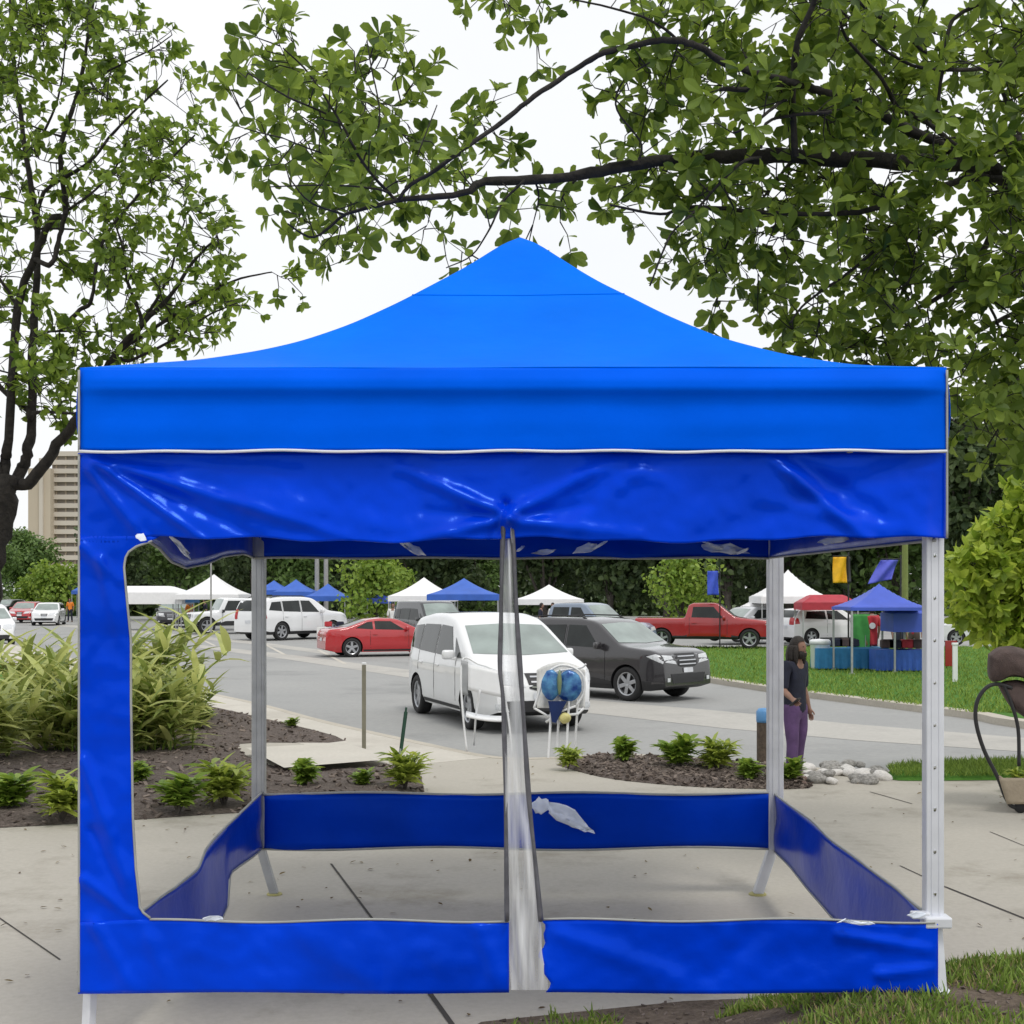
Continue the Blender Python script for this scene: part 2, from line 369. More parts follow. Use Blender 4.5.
# kerb: 0.15 m wide, its road face 2 mm proud of the slab; pale sidewalk behind it
kl = smooth_poly([Vector((p.x, p.y, 0)) for p in KP], 4)
strip('kerb', [p+Vector((0,.002,0)) for p in kl], 0.16, -0.29, 0.006, M['kerb'], side=-1)
wl = smooth_poly([Vector((p.x, p.y, 0)) for p in KP[:9]], 4)
strip('sidewalk', [p+Vector((-.14,-.08,0)) for p in wl], 1.45, -0.01, 0.004, M['sidewalk'], side=-1)
lane = [G(*p, ROADZ) for p in [(200,645),(284,654),(410,670),(587,700),(720,711),(850,724),(1024,738),(1300,748)]]
lane2 = [G(*p, ROADZ) for p in [(1300,766),(1024,752),(850,740),(720,728),(587,713),(410,678),(284,659),(200,648)]]
sheet('concrete_lane', lane+lane2, ROADZ+0.004, M['palelane'])
gut = [G(*p, ROADZ) for p in [(20,621),(120,629),(250,641),(330,651),(330,655),(250,644),(120,631.5),(20,623)]]
sheet('gutter', gut, ROADZ+0.004, M['palelane'])
for a, b in [((285,655),(262,643)),((345,664),(318,650)),((215,646),(196,637))]:
    p, q = G(*a, ROADZ), G(*b, ROADZ); n = (q-p).cross(Vector((0,0,1))).normalized()*.07
    sheet('parking_line', [p-n, q-n, q+n, p+n], ROADZ+.008, M['sidewalk'])
# lawn across the road, with its kerb
lk = [G(*p) for p in [(560,655),(640,667),(708,678),(768,687),(812,693),(926,707),(973,713),(1024,722),(1300,752)]]
lks = smooth_poly([Vector((p.x, p.y, 0)) for p in lk], 3)
lawn_pts = [(p.x, p.y) for p in lks]+[(G(1300,752).x+12, 30), (60, 30), (60, 52), (G(660,647).x, 52)]
slab('lawn', lawn_pts, -0.3, 0.0, M['lawn'])
strip('lawn_kerb', [p-Vector((0,.002,0)) for p in lks], 0.32, -.29, .008, M['kerb'], side=1)
def seg_d(px, py, a, b):
    ax, ay = a; bx, by = b; dx, dy = bx-ax, by-ay; t = max(0, min(1, ((px-ax)*dx+(py-ay)*dy)/(dx*dx+dy*dy)))
    return math.hypot(px-ax-dx*t, py-ay-dy*t), t
# planting beds: gently mounded mulch
def mound(name, px, m, zmax=0.07, n=26, edge=0.35):
    pts = [G(*p) for p in px]; poly = [(p.x, p.y) for p in smooth_poly([Vector((p.x, p.y, 0)) for p in pts+[pts[0]]], 4)]
    x0 = min(p[0] for p in poly); x1 = max(p[0] for p in poly); y0 = min(p[1] for p in poly); y1 = max(p[1] for p in poly)
    bm = bmesh.new(); f = bm.faces.new([bm.verts.new((p[0], p[1], 0)) for p in poly[:-1]])
    bmesh.ops.triangulate(bm, faces=[f])
    st = max(x1-x0, y1-y0)/n
    for ax, lo, hi in (((1,0,0), x0, x1), ((0,1,0), y0, y1)):
        v = lo+st
        while v < hi:
            bmesh.ops.bisect_plane(bm, geom=bm.verts[:]+bm.edges[:]+bm.faces[:], plane_co=Vector(ax)*v, plane_no=Vector(ax)); v += st
    bnd = [Vector((p[0], p[1], 0)) for p in poly]
    for v in bm.verts:
        d = min(seg_d(v.co.x, v.co.y, a_, b_)[0] for a_, b_ in zip(poly, poly[1:]))
        t = min(1, d/edge); v.co.z = 0.005+zmax*(t*t*(3-2*t))*(1+.3*noise.noise(v.co*1.7)+.25*noise.noise(v.co*5))
    return tag(obj(name, bm, m, smooth=True), kind='structure')
bed1 = mound('mulch_bed', [(-330,700),(-60,662),(40,668),(110,684),(190,702),(262,718),(345,741),(240,744),(284,769),(400,767),(424,790),(400,803),(330,812),(240,813),(120,821),(0,828),(-200,836),(-420,840)], M['mulch'])
mound('side_lawn', [(-120,664),(-30,663),(22,669),(48,680),(40,698),(0,704),(-120,706)], M['lawn'], zmax=.11, edge=.3, n=14)
bed2 = mound('mulch_bed', [(556,765),(600,757),(700,761),(800,770),(812,785),(795,789),(720,788),(655,784),(600,777)], M['mulch'], zmax=.06, edge=.2)
sheet('stepping_pad', [G(246,748,.1), G(345,743,.1), G(397,759,.1), G(284,768,.1)], 0.105, M['sidewalk'])
def groundline(a, b, wd=.022):
    p, q = G(*a), G(*b); n = (q-p).cross(Vector((0,0,1))).normalized()*wd/2
    sheet('pavement_joint', [p-n, q-n, q+n, p+n], .004, M['joint'])
for a, b, wd in [((331,864),(376,924),.018),((430,994),(470,1050),.03),((945,887),(1040,925),.022),((870,792),(912,804),.016),((900,866),(945,887),.012),((1024,846),(990,832),.01),((-20,905),(60,960),.012),((372,918),(430,994),.012)]:
    groundline(a, b, wd)
rng0 = random.Random(12); bm = bmesh.new()
for _ in range(420):
    x = rng0.uniform(-6, 7); y = rng0.uniform(6.6, 17)
    if abs(x) > .42*y: continue
    a = rng0.uniform(0, 6.28); bm_leaf(bm, Vector((x, y, .008)), Vector((math.cos(a), math.sin(a), rng0.uniform(0, .3))), Vector((rng0.gauss(0,.3), rng0.gauss(0,.3), 1)), rng0.uniform(.02, .06), rng0.uniform(.012, .03), 'oval')
tag(obj('leaf_litter', bm, M['dead_leaf'], recalc=False), kind='stuff')
def chips(name, src, n, m, s0, s1, keep=None):
    rgc = random.Random(n); me = src.data; bt = bmesh.new(); bt.from_mesh(me); bv = BVHTree.FromBMesh(bt); bt.free(); vs = [v.co for v in me.vertices]
    x0 = min(v.x for v in vs); x1 = max(v.x for v in vs); y0 = min(v.y for v in vs); y1 = max(v.y for v in vs); bm = bmesh.new()
    for _ in range(n):
        x = rgc.uniform(x0, x1); y = y0+(y1-y0)*rgc.random()**1.6
        if keep and not keep(x, y): continue
        h = bv.ray_cast(Vector((x, y, 5)), Vector((0,0,-1)))
        if h[0] is None or abs(x) > .45*y+.3: continue
        a = rgc.uniform(0, 6.28); L_ = rgc.uniform(s0, s1); q = Matrix.Rotation(a, 3, 'Z') @ Matrix.Rotation(rgc.gauss(0, .45), 3, 'Y') @ Matrix.Rotation(rgc.gauss(0, .4), 3, 'X')
        bm_box(bm, h[0]+Vector((0,0,L_*.10)), (L_, L_*rgc.uniform(.25, .5), L_*.18), rot=q)
    return tag(obj(name, bm, m), kind='stuff')
chips('bark_chips', bed1, 16000, M['chip'], .03, .10); chips('bark_chips', bed2, 2600, M['chip'], .03, .09)
# grass verge in front of the tent: a low bank that rises towards the right front leg
def verge_edge(X):
    tab = [(-.6,5.9),(-.17,6.80),(.3,6.95),(.95,7.15),(1.75,7.25),(2.3,7.55),(2.9,7.72),(6,7.9)]
    if X <= tab[0][0]: return tab[0][1]
    for (a, b), (c, d) in zip(tab, tab[1:]):
        if X <= c: return b+(d-b)*(X-a)/(c-a)
    return tab[-1][1]
def verge_z(X, Y):
    q = max(0, min(1, (X-.35)/1.35)); b = .44*q*q*(3-2*q)
    t = max(0, min(1, (verge_edge(X)-Y)/1.35)); t = t*t*(3-2*t)
    return .006+b*t+.02*noise.noise(Vector((X*3, Y*3, 0)))*min(1, t*4)
bm = bmesh.new()
bm_grid(bm, 60, 50, lambda u, v: (lambda X: Vector((X, 2.5+(verge_edge(X)-2.5)*v, verge_z(X, 2.5+(verge_edge(X)-2.5)*v))))(-.6+6.6*u))
vg = tag(obj('grass_verge', bm, M['soil'], smooth=True), kind='structure')
chips('soil_crumbs', vg, 7000, M['chip'], .012, .04)
rng = random.Random(3)
def blades(name, n, pick, m, h0, h1, w, kind='stuff'):
    bm = bmesh.new()
    for _ in range(n):
        p = pick()
        if p is None: continue
        d = Vector((rng.gauss(0,.45), rng.gauss(0,.45), 1)); h = rng.uniform(h0, h1)
        bm_leaf(bm, p, d, Vector((rng.gauss(0,1), rng.gauss(0,1), .2)), h, w*rng.uniform(.7,1.3), 'blade', droop=rng.uniform(0,.5))
    return tag(obj(name, bm, m, recalc=False), kind=kind)
def verge_pick(dens):
    def f():
        X = rng.uniform(-.1, 4.6); Y = rng.uniform(4.6, verge_edge(X)-.03)
        nz_ = noise.noise(Vector((X*1.6, Y*1.6, 3)))+.35*noise.noise(Vector((X*5, Y*5, 1)))
        lim = -.02+.75*max(0, min(1, (1.75-X)/1.2))
        if nz_ < lim+dens: return None
        return Vector((X, Y, verge_z(X, Y)-.005))
    return f
blades('verge_grass', 34000, verge_pick(-.30), M['grass'], .02, .085, .009)
blades('dry_grass', 14000, verge_pick(-.25), M['dry_grass'], .02, .07, .007)
strip_px = [(888,772),(930,767),(1024,765),(1100,765),(1100,778),(1024,780),(930,781),(893,780)]
sp = [G(*p) for p in strip_px]; spoly = [(p.x, p.y) for p in sp]
mound('grass_strip', strip_px, M['lawn'], zmax=.07, edge=.15, n=16)
def strip_pick():
    x = rng.uniform(4.2, 6.9); y = rng.uniform(15.3, 17)
    return Vector((x, y, .05)) if inpoly(x, y, spoly) else None
blades('strip_grass', 9000, strip_pick, M['grass'], .05, .12, .010)
def lawn_pick():
    for _ in range(20):
        x = rng.uniform(3.5, 22); y = 24+28*rng.random()**1.5
        if inpoly(x, y, lawn_pts) and abs(x-.15*y) < .25*y: return Vector((x, y, -.01))
blades('lawn_grass', 22000, lawn_pick, M['grass'], .05, .13, .022)

# ------------------------------------------------------------------ the blue canopy tent
YF, YB = 5.84, 9.65; SF, SB = F/YF, F/YB
tent = thing('canopy_tent', 'big blue pop-up canopy tent with cut-open blue vinyl walls standing on the concrete pavement', 'tent', (0, 7.75, 0))
def fp(px, py, dy=0.0): return P(px, py, YF+dy)
def bp_(px, py, dy=0.0): return P(px, py, YB+dy)
XL, XR = (80-512)/SF, (946.5-512)/SF          # front corners
ZE = CH-(368-HZ)/SF                            # eave height
DEP = YB-YF; YC = (YF+YB)/2
APX = (520-512)*YC/F; APZ = CH-(238-HZ)*YC/F
outl = [(80,368),(200,360),(255,352),(300,342),(350,325),(400,302),(440,281),(465,268),(490,252),(507,241),(520,238)]
outr = [(946.5,367),(850,364.5),(785,355),(720,338),(665,315),(630,297),(600,283),(575,268),(550,252),(534,241),(520,238)]
def outline(tab, x):
    up = tab[0][0] < tab[-1][0]; lo, hi = min(tab[0][0], tab[-1][0]), max(tab[0][0], tab[-1][0]); x = max(lo, min(hi, x))
    for (a, b), (c, d) in zip(tab, tab[1:]):
        if (a <= x <= c) if up else (c <= x <= a): return b+(d-b)*(x-a)/(c-a)
    return tab[-1][1]
def hip(t, tab, X0):
    Y = YF+(YC-YF)*t; X = X0+(APX-X0)*t; px = 512+X*F/Y
    return CH-(outline(tab, px)-HZ)*Y/F
tabL = [hip(i/60, outl, XL) for i in range(61)]; tabR = [hip(i/60, outr, XR) for i in range(61)]
def sm(tab):
    for _ in range(6): tab = [tab[0]]+[(tab[i-1]+2*tab[i]+tab[i+1])/4 for i in range(1, 60)]+[tab[60]]
    return tab
tabL, tabR = sm(tabL), sm(tabR)
def tv(tab, t):
    t = max(0, min(1, t))*60; i = min(59, int(t)); return tab[i]+(tab[i+1]-tab[i])*(t-i)
def roof_pt(u, v):
    """u,v in [-1,1] over the plan of the roof"""
    t = 1-max(abs(u), abs(v)); a = (u+1)/2
    X = (XL*(1-a)+XR*a) if False else None
    cx = APX*t; hx = 1-t
    X = cx+hx*(XL*(1-a0)+XR*a0) if (a0 := ((u/hx if hx > 1e-6 else 0)+1)/2) is not None else 0
    Y = YC+v*(YC-YF)
    z = tv(tabL, t)*(1-a0)+tv(tabR, t)*a0
    mid = 1-abs(2*a0-1) if abs(v) >= abs(u) else 1-abs(v/max(hx, 1e-6))
    z -= .035*math.sin(math.pi*min(1, t*1.15))*mid*(1-t) + .006*noise.noise(Vector((X*1.4, Y*1.4, 0)))
    return Vector((X, Y, z))
bm = bmesh.new(); prev = None; NS = 56
for j_ in range(57):
    c_ = 1-j_/57; cur = []
    for k in range(4*NS):
        s_, f_ = divmod(k, NS); f_ /= NS
        u, v = [(-1+2*f_, -1), (1, -1+2*f_), (1-2*f_, 1), (-1, 1-2*f_)][s_]; cur.append(bm.verts.new(roof_pt(u*c_, v*c_)))
    if prev:
        for k in range(4*NS): bm.faces.new((prev[k], prev[(k+1) % (4*NS)], cur[(k+1) % (4*NS)], cur[k]))
    prev = cur
tip = bm.verts.new(Vector((APX, YC, APZ+.003)))
for k in range(4*NS): bm.faces.new((prev[k], prev[(k+1) % (4*NS)], tip))
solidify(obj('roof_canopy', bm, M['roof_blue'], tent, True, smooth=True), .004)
# sewn seam round the peak cap
bm = bmesh.new(); ring = []
for k in range(80):
    a = k/80*4; s_ = int(a); f_ = a-s_; c_ = .30
    u, v = [(-1+2*f_, -1), (1, -1+2*f_), (1-2*f_, 1), (-1, 1-2*f_)][s_]
    ring.append(roof_pt(u*c_, v*c_)+Vector((0, 0, .003)))
bm_tube(bm, ring+[ring[0]], .004, 5, cap=False)
obj('peak_seam', bm, M['roof_blue'], tent, True)

def creases(px, py, lst):
    v = 0
    for a, b, wd, amp in lst:
        d, t = seg_d(px, py, a, b)
        v += amp*math.exp(-(d/wd)**2)*(1-.55*t)
    return v
# valance, four sides
def valance_y(py, px):
    k = [(368,0),(380,-.045),(389,-.052),(396,-.030),(404,-.026),(425,-.040),(441,-.046),(450,-.050)]
    for (a, b), (c, d) in zip(k, k[1:]):
        if py <= c: base = b+(d-b)*(py-a)/(c-a); break
    else: base = -.05
    e = min(1, min(abs(px-80), abs(946.5-px))/25)
    return base*(.35+.65*e)+.006*noise.noise(Vector((px*.006, py*.05, 2)))*e+.004*noise.noise(Vector((px*.02, py*.03, 7)))*e
bm = bmesh.new(); bm_grid(bm, 140, 28, lambda u, v: fp(80+866.5*u, 368+82*v, valance_y(368+82*v, 80+866.5*u)))
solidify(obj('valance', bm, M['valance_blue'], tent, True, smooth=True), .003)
ZV = CH-(450-HZ)/SF
for X0, s in ((XL, -1), (XR, 1)):
    bm = bmesh.new(); bm_grid(bm, 40, 12, lambda u, v: Vector((X0-s*.004+s*.02*math.sin(v*3), YF+DEP*u, ZE+(ZV-ZE)*v)))
    solidify(obj('valance', bm, M['valance_blue'], tent, True, smooth=True), .003)
bm = bmesh.new(); bm_grid(bm, 40, 12, lambda u, v: Vector((XL+(XR-XL)*u, YB+.004+.02*math.sin(v*3), ZE+(ZV-ZE)*v)))
solidify(obj('valance', bm, M['valance_blue'], tent, True, smooth=True), .003)
# white piping under the valance
bm = bmesh.new(); bm_tube(bm, [fp(79+868*i/60, 451.2+.7*math.sin(i*.8)+.5*math.sin(i*.33), -.058) for i in range(61)], .0065, 8)
obj('piping', bm, M['white_trim'], tent, True, smooth=True)

# front vinyl wall: upper panel, left strip, lower bands
CR = [((508,516),(400,468),7,.030),((508,516),(425,512),6,-.016),((508,518),(395,545),6,.022),((508,516),(610,462),8,.028),((508,518),(590,505),6,-.016),((508,520),(640,535),7,.022),((506,505),(490,545),5,-.03),
      ((88,458),(345,536),7,.028),((90,470),(150,545),5,.018),((95,462),(215,548),4,.022),((86,455),(300,470),7,-.018),((120,470),(260,540),6,-.02),
      ((770,455),(868,540),7,.032),((800,462),(905,535),9,-.018),((930,456),(700,538),11,-.012),((945,540),(760,500),8,.012),((640,470),(560,540),9,.012),((250,500),(470,540),12,.014)]
CL = [((100,560),(120,640),6,.016),((82,760),(128,880),6,.02),((84,880),(132,915),6,.02),((92,830),(125,905),5,-.015),((80,545),(118,580),6,.018)]
CB = [((150,940),(170,990),8,.014),((480,930),(500,985),8,.016),((560,935),(700,985),10,.014),((840,935),(930,950),5,.02),((880,975),(932,968),5,.02),((300,930),(380,990),14,.010),((95,925),(130,985),7,.018),((760,930),(690,990),12,-.01)]
def front_disp(px, py):
    return (.022*noise.noise(Vector((px*.010, py*.014, 1)))+.010*noise.noise(Vector((px*.03, py*.03, 5)))+.005*noise.noise(Vector((px*.08, py*.07, 8)))
            -creases(px, py, CR)*1.35-(creases(px, py, CL)*1.2 if px < 160 else 0)-(creases(px, py, CB)*1.3 if py > 880 else 0)-.012)
def upper_y(px, py):
    e = min(1, abs(947-px)/20); t = (py-453)/86; k = min(1, max(0, (px-150)/40))
    return front_disp(px, py)*e*min(1, t*4+.1)-.030*t*t*e*k
def upper_bot(px): return 540+2.2*math.sin(px*.021)+1.2*math.sin(px*.067)-4*max(0, (px-800)/147)-3*max(0, 1-abs(px-150)/40)
bm = bmesh.new(); bm_grid(bm, 260, 34, lambda u, v: (lambda px: fp(px, 453+(upper_bot(px)-453)*v, upper_y(px, 453+(upper_bot(px)-453)*v)))(78+869*u))
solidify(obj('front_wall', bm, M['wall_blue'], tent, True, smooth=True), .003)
# left strip of the front wall
edge_l = [(536,160),(541,152),(545,139),(550,130),(556,126),(566,124),(600,127),(640,131),(700,131),(760,132),(820,133),(870,136),(895,139),(908,140),(915,145),(919,152),(924,165)]
def le(py):
    for (a, b), (c, d) in zip(edge_l, edge_l[1:]):
        if py <= c: return b+(d-b)*(py-a)/(c-a)
    return 137
bm = bmesh.new(); bm_grid(bm, 22, 120, lambda u, v: (lambda py: fp(78+(le(py)-78)*u, py, front_disp(78+(le(py)-78)*u, py)))(536+388*v))
solidify(obj('side_strip', bm, M['wall_blue'], tent, True, smooth=True), .003)
def band(name, x0, x1, lfun=None, rfun=None):
    bm = bmesh.new()
    def f(u, v):
        a = lfun(v) if lfun else x0; b = rfun(v) if rfun else x1
        px = a+(b-a)*u; top = 921+1.5*math.sin(px*.03)+2.5*max(0, (px-840)/95); bot = 993+.8*math.sin(px*.02)
        py = top+(bot-top)*v
        return fp(px, py, front_disp(px, py)-.002)
    bm_grid(bm, 90, 16, f)
    return solidify(obj(name, bm, M['wall_blue'], tent, True, smooth=True), .003)
band('lower_band', 78, 509)
band('lower_band', 541, 938, lfun=lambda v: 541+3.5*math.sin(v*9)+5*v+2*math.sin(v*23))
# inner band of the other walls, hanging below the front panel
ZT, ZB2 = ZV+.02, CH-(558-HZ)/SB
bm = bmesh.new(); bm_grid(bm, 110, 12, lambda u, v: Vector((XL+.03+(XR-XL-.06)*u, YB-.02+.018*noise.noise(Vector((u*9, v*3, 4)))*v, ZT+(ZB2+.004*math.sin(u*23)-ZT)*v)))
solidify(obj('back_wall', bm, M['inner_shade_blue'], tent, True, smooth=True), .003)
bm = bmesh.new(); bm_tube(bm, [Vector((XL+.03+(XR-XL-.06)*i/40, YB-.022, ZB2+.004*math.sin(i/40*23))) for i in range(41)], .010, 6)
obj('hem', bm, M['grey_hem'], tent, True, smooth=True)
# right side wall head: straight hem; left side wall head: torn and sagging hem
def side_z_r(u): return CH+50/SF+(ZB2-CH-50/SF)*u
tornpx = [(118,541),(145,540),(160,548),(172,562),(186,568),(205,564),(222,557),(243,554),(254,558),(260,563)]
XLi, XRi = XL+.02, XR-.05
def side_z_l(u):
    Y = YF+DEP*u; px = 512+XLi*F/Y
    for (a, b), (c, d) in zip(tornpx, tornpx[1:]):
        if px <= c:
            py = b+(d-b)*(px-a)/(c-a); break
    else: py = 561
    return CH-(max(py, 538)-HZ)*Y/F
for X0, fz, nm in ((XRi, side_z_r, 'side_wall'), (XLi, side_z_l, 'side_wall')):
    bm = bmesh.new(); bm_grid(bm, 80, 10, lambda u, v: Vector((X0+.02*noise.noise(Vector((u*7, v*2, X0)))*v, YF+.01+(DEP-.02)*u, ZT+(fz(u)-ZT)*v)))
    solidify(obj(nm, bm, M['inner_shade_blue'], tent, True, smooth=True), .003)
    bm = bmesh.new(); bm_tube(bm, [Vector((X0+.02*noise.noise(Vector((i/80*7, 2, X0))), YF+.01+(DEP-.02)*i/80, fz(i/80))) for i in range(81)], .008, 6)
    obj('hem', bm, M['grey_hem'], tent, True, smooth=True)
# lower bands of the back and side walls
XBL, XBR = (262-512)/SB, (776-512)/SB
def bz(px, t): return CH-((793+1.2*math.sin(px*.03) if t else 848+1.5*math.sin(px*.025))-HZ)/SB
bm = bmesh.new(); bm_grid(bm, 90, 8, lambda u, v: (lambda px: Vector(((px-512)/SB, YB-.015+.02*noise.noise(Vector((px*.012, v*2, 6))), bz(px, 1)+(bz(px, 0)-bz(px, 1))*v)))(263+512*u))
solidify(obj('lower_band', bm, M['inner_shade_blue'], tent, True, smooth=True), .003)
for t in (1, 0):
    bm = bmesh.new(); bm_tube(bm, [Vector(((263+512*i/40-512)/SB, YB-.02, bz(263+512*i/40, t))) for i in range(41)], .009, 6); obj('hem', bm, M['grey_hem'], tent, True, smooth=True)
def rows(tab, px):
    if px <= tab[0][0]: return tab[0][1]
    for (a, b), (c, d) in zip(tab, tab[1:]):
        if px <= c: return b+(d-b)*(px-a)/(c-a)
    return tab[-1][1]
topR = [(774,793),(800,813),(850,853),(900,892),(937,921)]; botR = [(774,850),(790,868),(830,915),(850,935),(937,990)]
topL = [(80,962),(140,912),(175,888),(195,868),(203,850),(222,832),(240,812),(262,792)]; botL = [(80,995),(205,950),(222,918),(228,905),(226,885),(232,872),(262,848)]
for X0, tt, bt in ((XRi, topR, botR), (XBL, topL, botL)):
    XF = (935-512)/SF if X0 > 0 else (86-512)/SF; XB_ = (775-512)/SB if X0 > 0 else XBL
    def ptn(u, v):
        Y = YF+.02+(DEP-.04)*u; X = XF+(XB_-XF)*u; px = 512+X*F/Y
        za = CH-(rows(tt, px)-HZ)*Y/F; zb = max(.05, CH-(rows(bt, px)-HZ)*Y/F)
        if zb > za-.05: zb = za-.05
        return Vector((X+(.03*noise.noise(Vector((u*5, v*2, X0)))), Y, za+(zb-za)*v))
    bm = bmesh.new(); bm_grid(bm, 90, 10, ptn)
    solidify(obj('lower_band', bm, M['inner_shade_blue'], tent, True, smooth=True), .003)
    for v in (0, 1):
        bm = bmesh.new(); bm_tube(bm, [ptn(i/60, v) for i in range(61)], .008, 6); obj('hem', bm, M['grey_hem'], tent, True, smooth=True)
# hems of the front opening
for pts in ([fp(le(541+377*i/70), 541+377*i/70, front_disp(le(541+377*i/70), 541+377*i/70)-.003) for i in range(71)],
            [fp(150+359*i/60, 920.7+1.5*math.sin((150+359*i/60)*.03), front_disp(150+359*i/60, 921)-.004) for i in range(61)],
            [fp(543+392*i/40, 920+1.5*math.sin((543+392*i/40)*.03)+2.5*max(0, (543+392*i/40-840)/95), front_disp(543+392*i/40, 921)-.004) for i in range(41)],
            [fp(79, 370+82*i/10, -.02) for i in range(11)], [fp(79, 454+538*i/60, front_disp(79, 454+538*i/60)-.002) for i in range(61)], [fp(947, 370+168*i/20, -.02) for i in range(21)]):
    bm = bmesh.new(); bm_tube(bm, pts, .0055, 6); obj('hem', bm, M['grey_hem'], tent, True, smooth=True)
# centre closure: two dark zip tapes and crumpled clear vinyl between them
def zip_line(tab, dy): return smooth_poly([fp(x, y, dy) for x, y in tab], 6)
zl = [(504,512),(502,560),(501,620),(500,668),(503,700),(505,760),(506,830),(507,921)]
zr = [(510,512),(514,560),(517,620),(521,680),(525,740),(529,800),(535,860),(541,921)]
for tab, wd in ((zl, .010), (zr, .011)):
    bm = bmesh.new(); line = zip_line(tab, -.035)
    for i in range(len(line)-1):
        pass
    n_ = len(line)
    bm_grid(bm, 6, n_-1, lambda u, v: line[min(n_-1, int(round(v*(n_-1))))]+Vector(((u-.5)*2*wd*(.8+.15*math.sin(v*21)), -.012*math.sin(u*math.pi)+.006*math.sin(v*17+u*3), 0)))
    solidify(obj('zip_tape', bm, M['zip_tape'], tent, True, smooth=True), .004)
def film_pt(u, v):
    py = 520+470*v
    a = rows([(512,504),(560,503),(668,501),(700,506),(921,509),(993,511)][:], 0) if False else None
    def ev(tab):
        for (x0, y0), (x1, y1) in zip(tab, tab[1:]):
            if py <= y1: return x0+(x1-x0)*(py-y0)/(y1-y0)
        return tab[-1][0]
    l_ = ev(zl+[(511,992)]); r_ = ev(zr+[(546+3*math.sin(v*40),992)])
    return fp(l_+(r_-l_)*u, py, -.025+.02*math.sin(u*5+v*9)+.012*math.sin(u*11-v*13))
bm = bmesh.new(); bm_grid(bm, 14, 80, film_pt)
obj('clear_flap', bm, M['film'], tent, True, smooth=True)
# crumpled scraps of clear window vinyl along the cut edges, their glints painted white
def scrap(c, Y, w_, h_, rot, seed, m='white_trim'):
    r_ = random.Random(seed); c = P(c[0], c[1], Y); nz_ = seed*3.1
    out_ = [(math.cos(2*math.pi*k/14)*w_/2*r_.uniform(.55,1), math.sin(2*math.pi*k/14)*h_/2*r_.uniform(.5,1)) for k in range(14)]
    bm = bmesh.new(); cs, sn = math.cos(rot), math.sin(rot)
    def pt(x, z): return c+Vector((x*cs-z*sn, -.03+.05*noise.noise(Vector((x*14, z*14, nz_)))-.02*noise.noise(Vector((x*30, z*30, nz_))), x*sn+z*cs))
    prev = [bm.verts.new(pt(0, 0))]*14
    for s_ in (.3, .6, .8, 1):
        cur = [bm.verts.new(pt(x*s_, z*s_)) for x, z in out_]
        for k in range(14):
            k2 = (k+1) % 14
            if s_ == .3: bm.faces.new((prev[0], cur[k], cur[k2]))
            else: bm.faces.new((prev[k], cur[k], cur[k2], prev[k2]))
        prev = cur
    solidify(obj('vinyl_glint_scrap', bm, M['film_glint'], tent, True, smooth=True), .002)
for c, Y, w_, h_, rot, sd_ in [((414,549),YB-.08,.26,.08,-.6,1),((182,547),YF+.9,.20,.045,-.85,2),((725,549),YB-.08,.42,.10,-.1,3),((586,548),YB-.08,.26,.08,.25,4),((545,552),YB-.08,.22,.05,.1,14),((832,541),YF+1.2,.22,.05,.1,5),((566,815),YB-.08,.44,.16,-.5,6),((540,805),YB-.08,.16,.2,-.8,7),((215,916),YF-.03,.14,.03,.0,8),((915,913),YF-.03,.11,.035,.05,9),((855,921),YF-.05,.2,.02,-.05,10),((143,538),YF-.04,.06,.05,-.7,11),((404,545),YB-.09,.22,.03,-.7,15),((600,545),YB-.09,.18,.03,.5,16),((712,545),YB-.09,.20,.025,-.3,17),((742,551),YB-.09,.16,.03,.4,18),((520,549),YB-.09,.10,.03,.6,19),((580,825),YB-.08,.26,.07,-.5,20)]:
    scrap(c, Y, w_, h_, rot, sd_)
# legs: white square front legs with a thinner sliding section, greyer back legs standing splayed
def leg(x0, x1, y, m, ztop, zsl, foot_x=None, foot_y=None, zfoot=0.0, hole=True):
    xc = (x0+x1)/2; w_ = abs(x1-x0)
    bm = bmesh.new(); bm_box(bm, (xc, y, (ztop+zsl)/2), (w_, w_*.9, ztop-zsl), bevel=.006)
    bm_box(bm, (xc-w_*.18, y-w_*.46, (ztop+zsl)/2), (w_*.10, .006, ztop-zsl-.02)); bm_box(bm, (xc+w_*.22, y-w_*.46, (ztop+zsl)/2), (w_*.07, .006, ztop-zsl-.02))
    o = obj('leg', bm, m, tent, True)
    fx = xc if foot_x is None else foot_x; fy = y if foot_y is None else foot_y
    bm = bmesh.new(); d = Vector((xc, y, zsl+.05))-Vector((fx, fy, zfoot)); q = d.to_track_quat('Z', 'Y').to_matrix()
    bm_box(bm, (Vector((xc, y, zsl+.05))+Vector((fx, fy, zfoot+.012)))/2, (w_*.62, w_*.62, d.length), rot=q, bevel=.004)
    obj('lower_tube', bm, m, o)
    bm = bmesh.new(); bm_lathe(bm, [(0,.014),(w_*.5,.014),(w_*.6,.006),(w_*.6,0),(0,0)], (fx, fy, zfoot), seg=16); obj('foot_plate', bm, M['foot'] if m is not M['white_steel'] else M['white_steel'], o)
    if hole:
        for k in range(9):
            bm = bmesh.new(); bm_sphere(bm, (xc-.004, y-w_*.47, zsl+.10+k*.19), (.009, .003, .011), 1); obj('lock_button', bm, M['chrome'], o)
    return o
leg((929-512)/SF, (947-512)/SF, YF+.07, M['white_steel'], ZV-.02, CH-(918-HZ)/SF, foot_x=(941-512)/SF, foot_y=YF+.02, zfoot=verge_z((941-512)/SF, YF)+.0)
leg((77-512)/SF+.012, (96-512)/SF, YF+.07, M['white_steel'], ZV-.02, CH-(950-HZ)/SF, foot_x=(83.5-512)/SF, foot_y=YF+.03, zfoot=0)
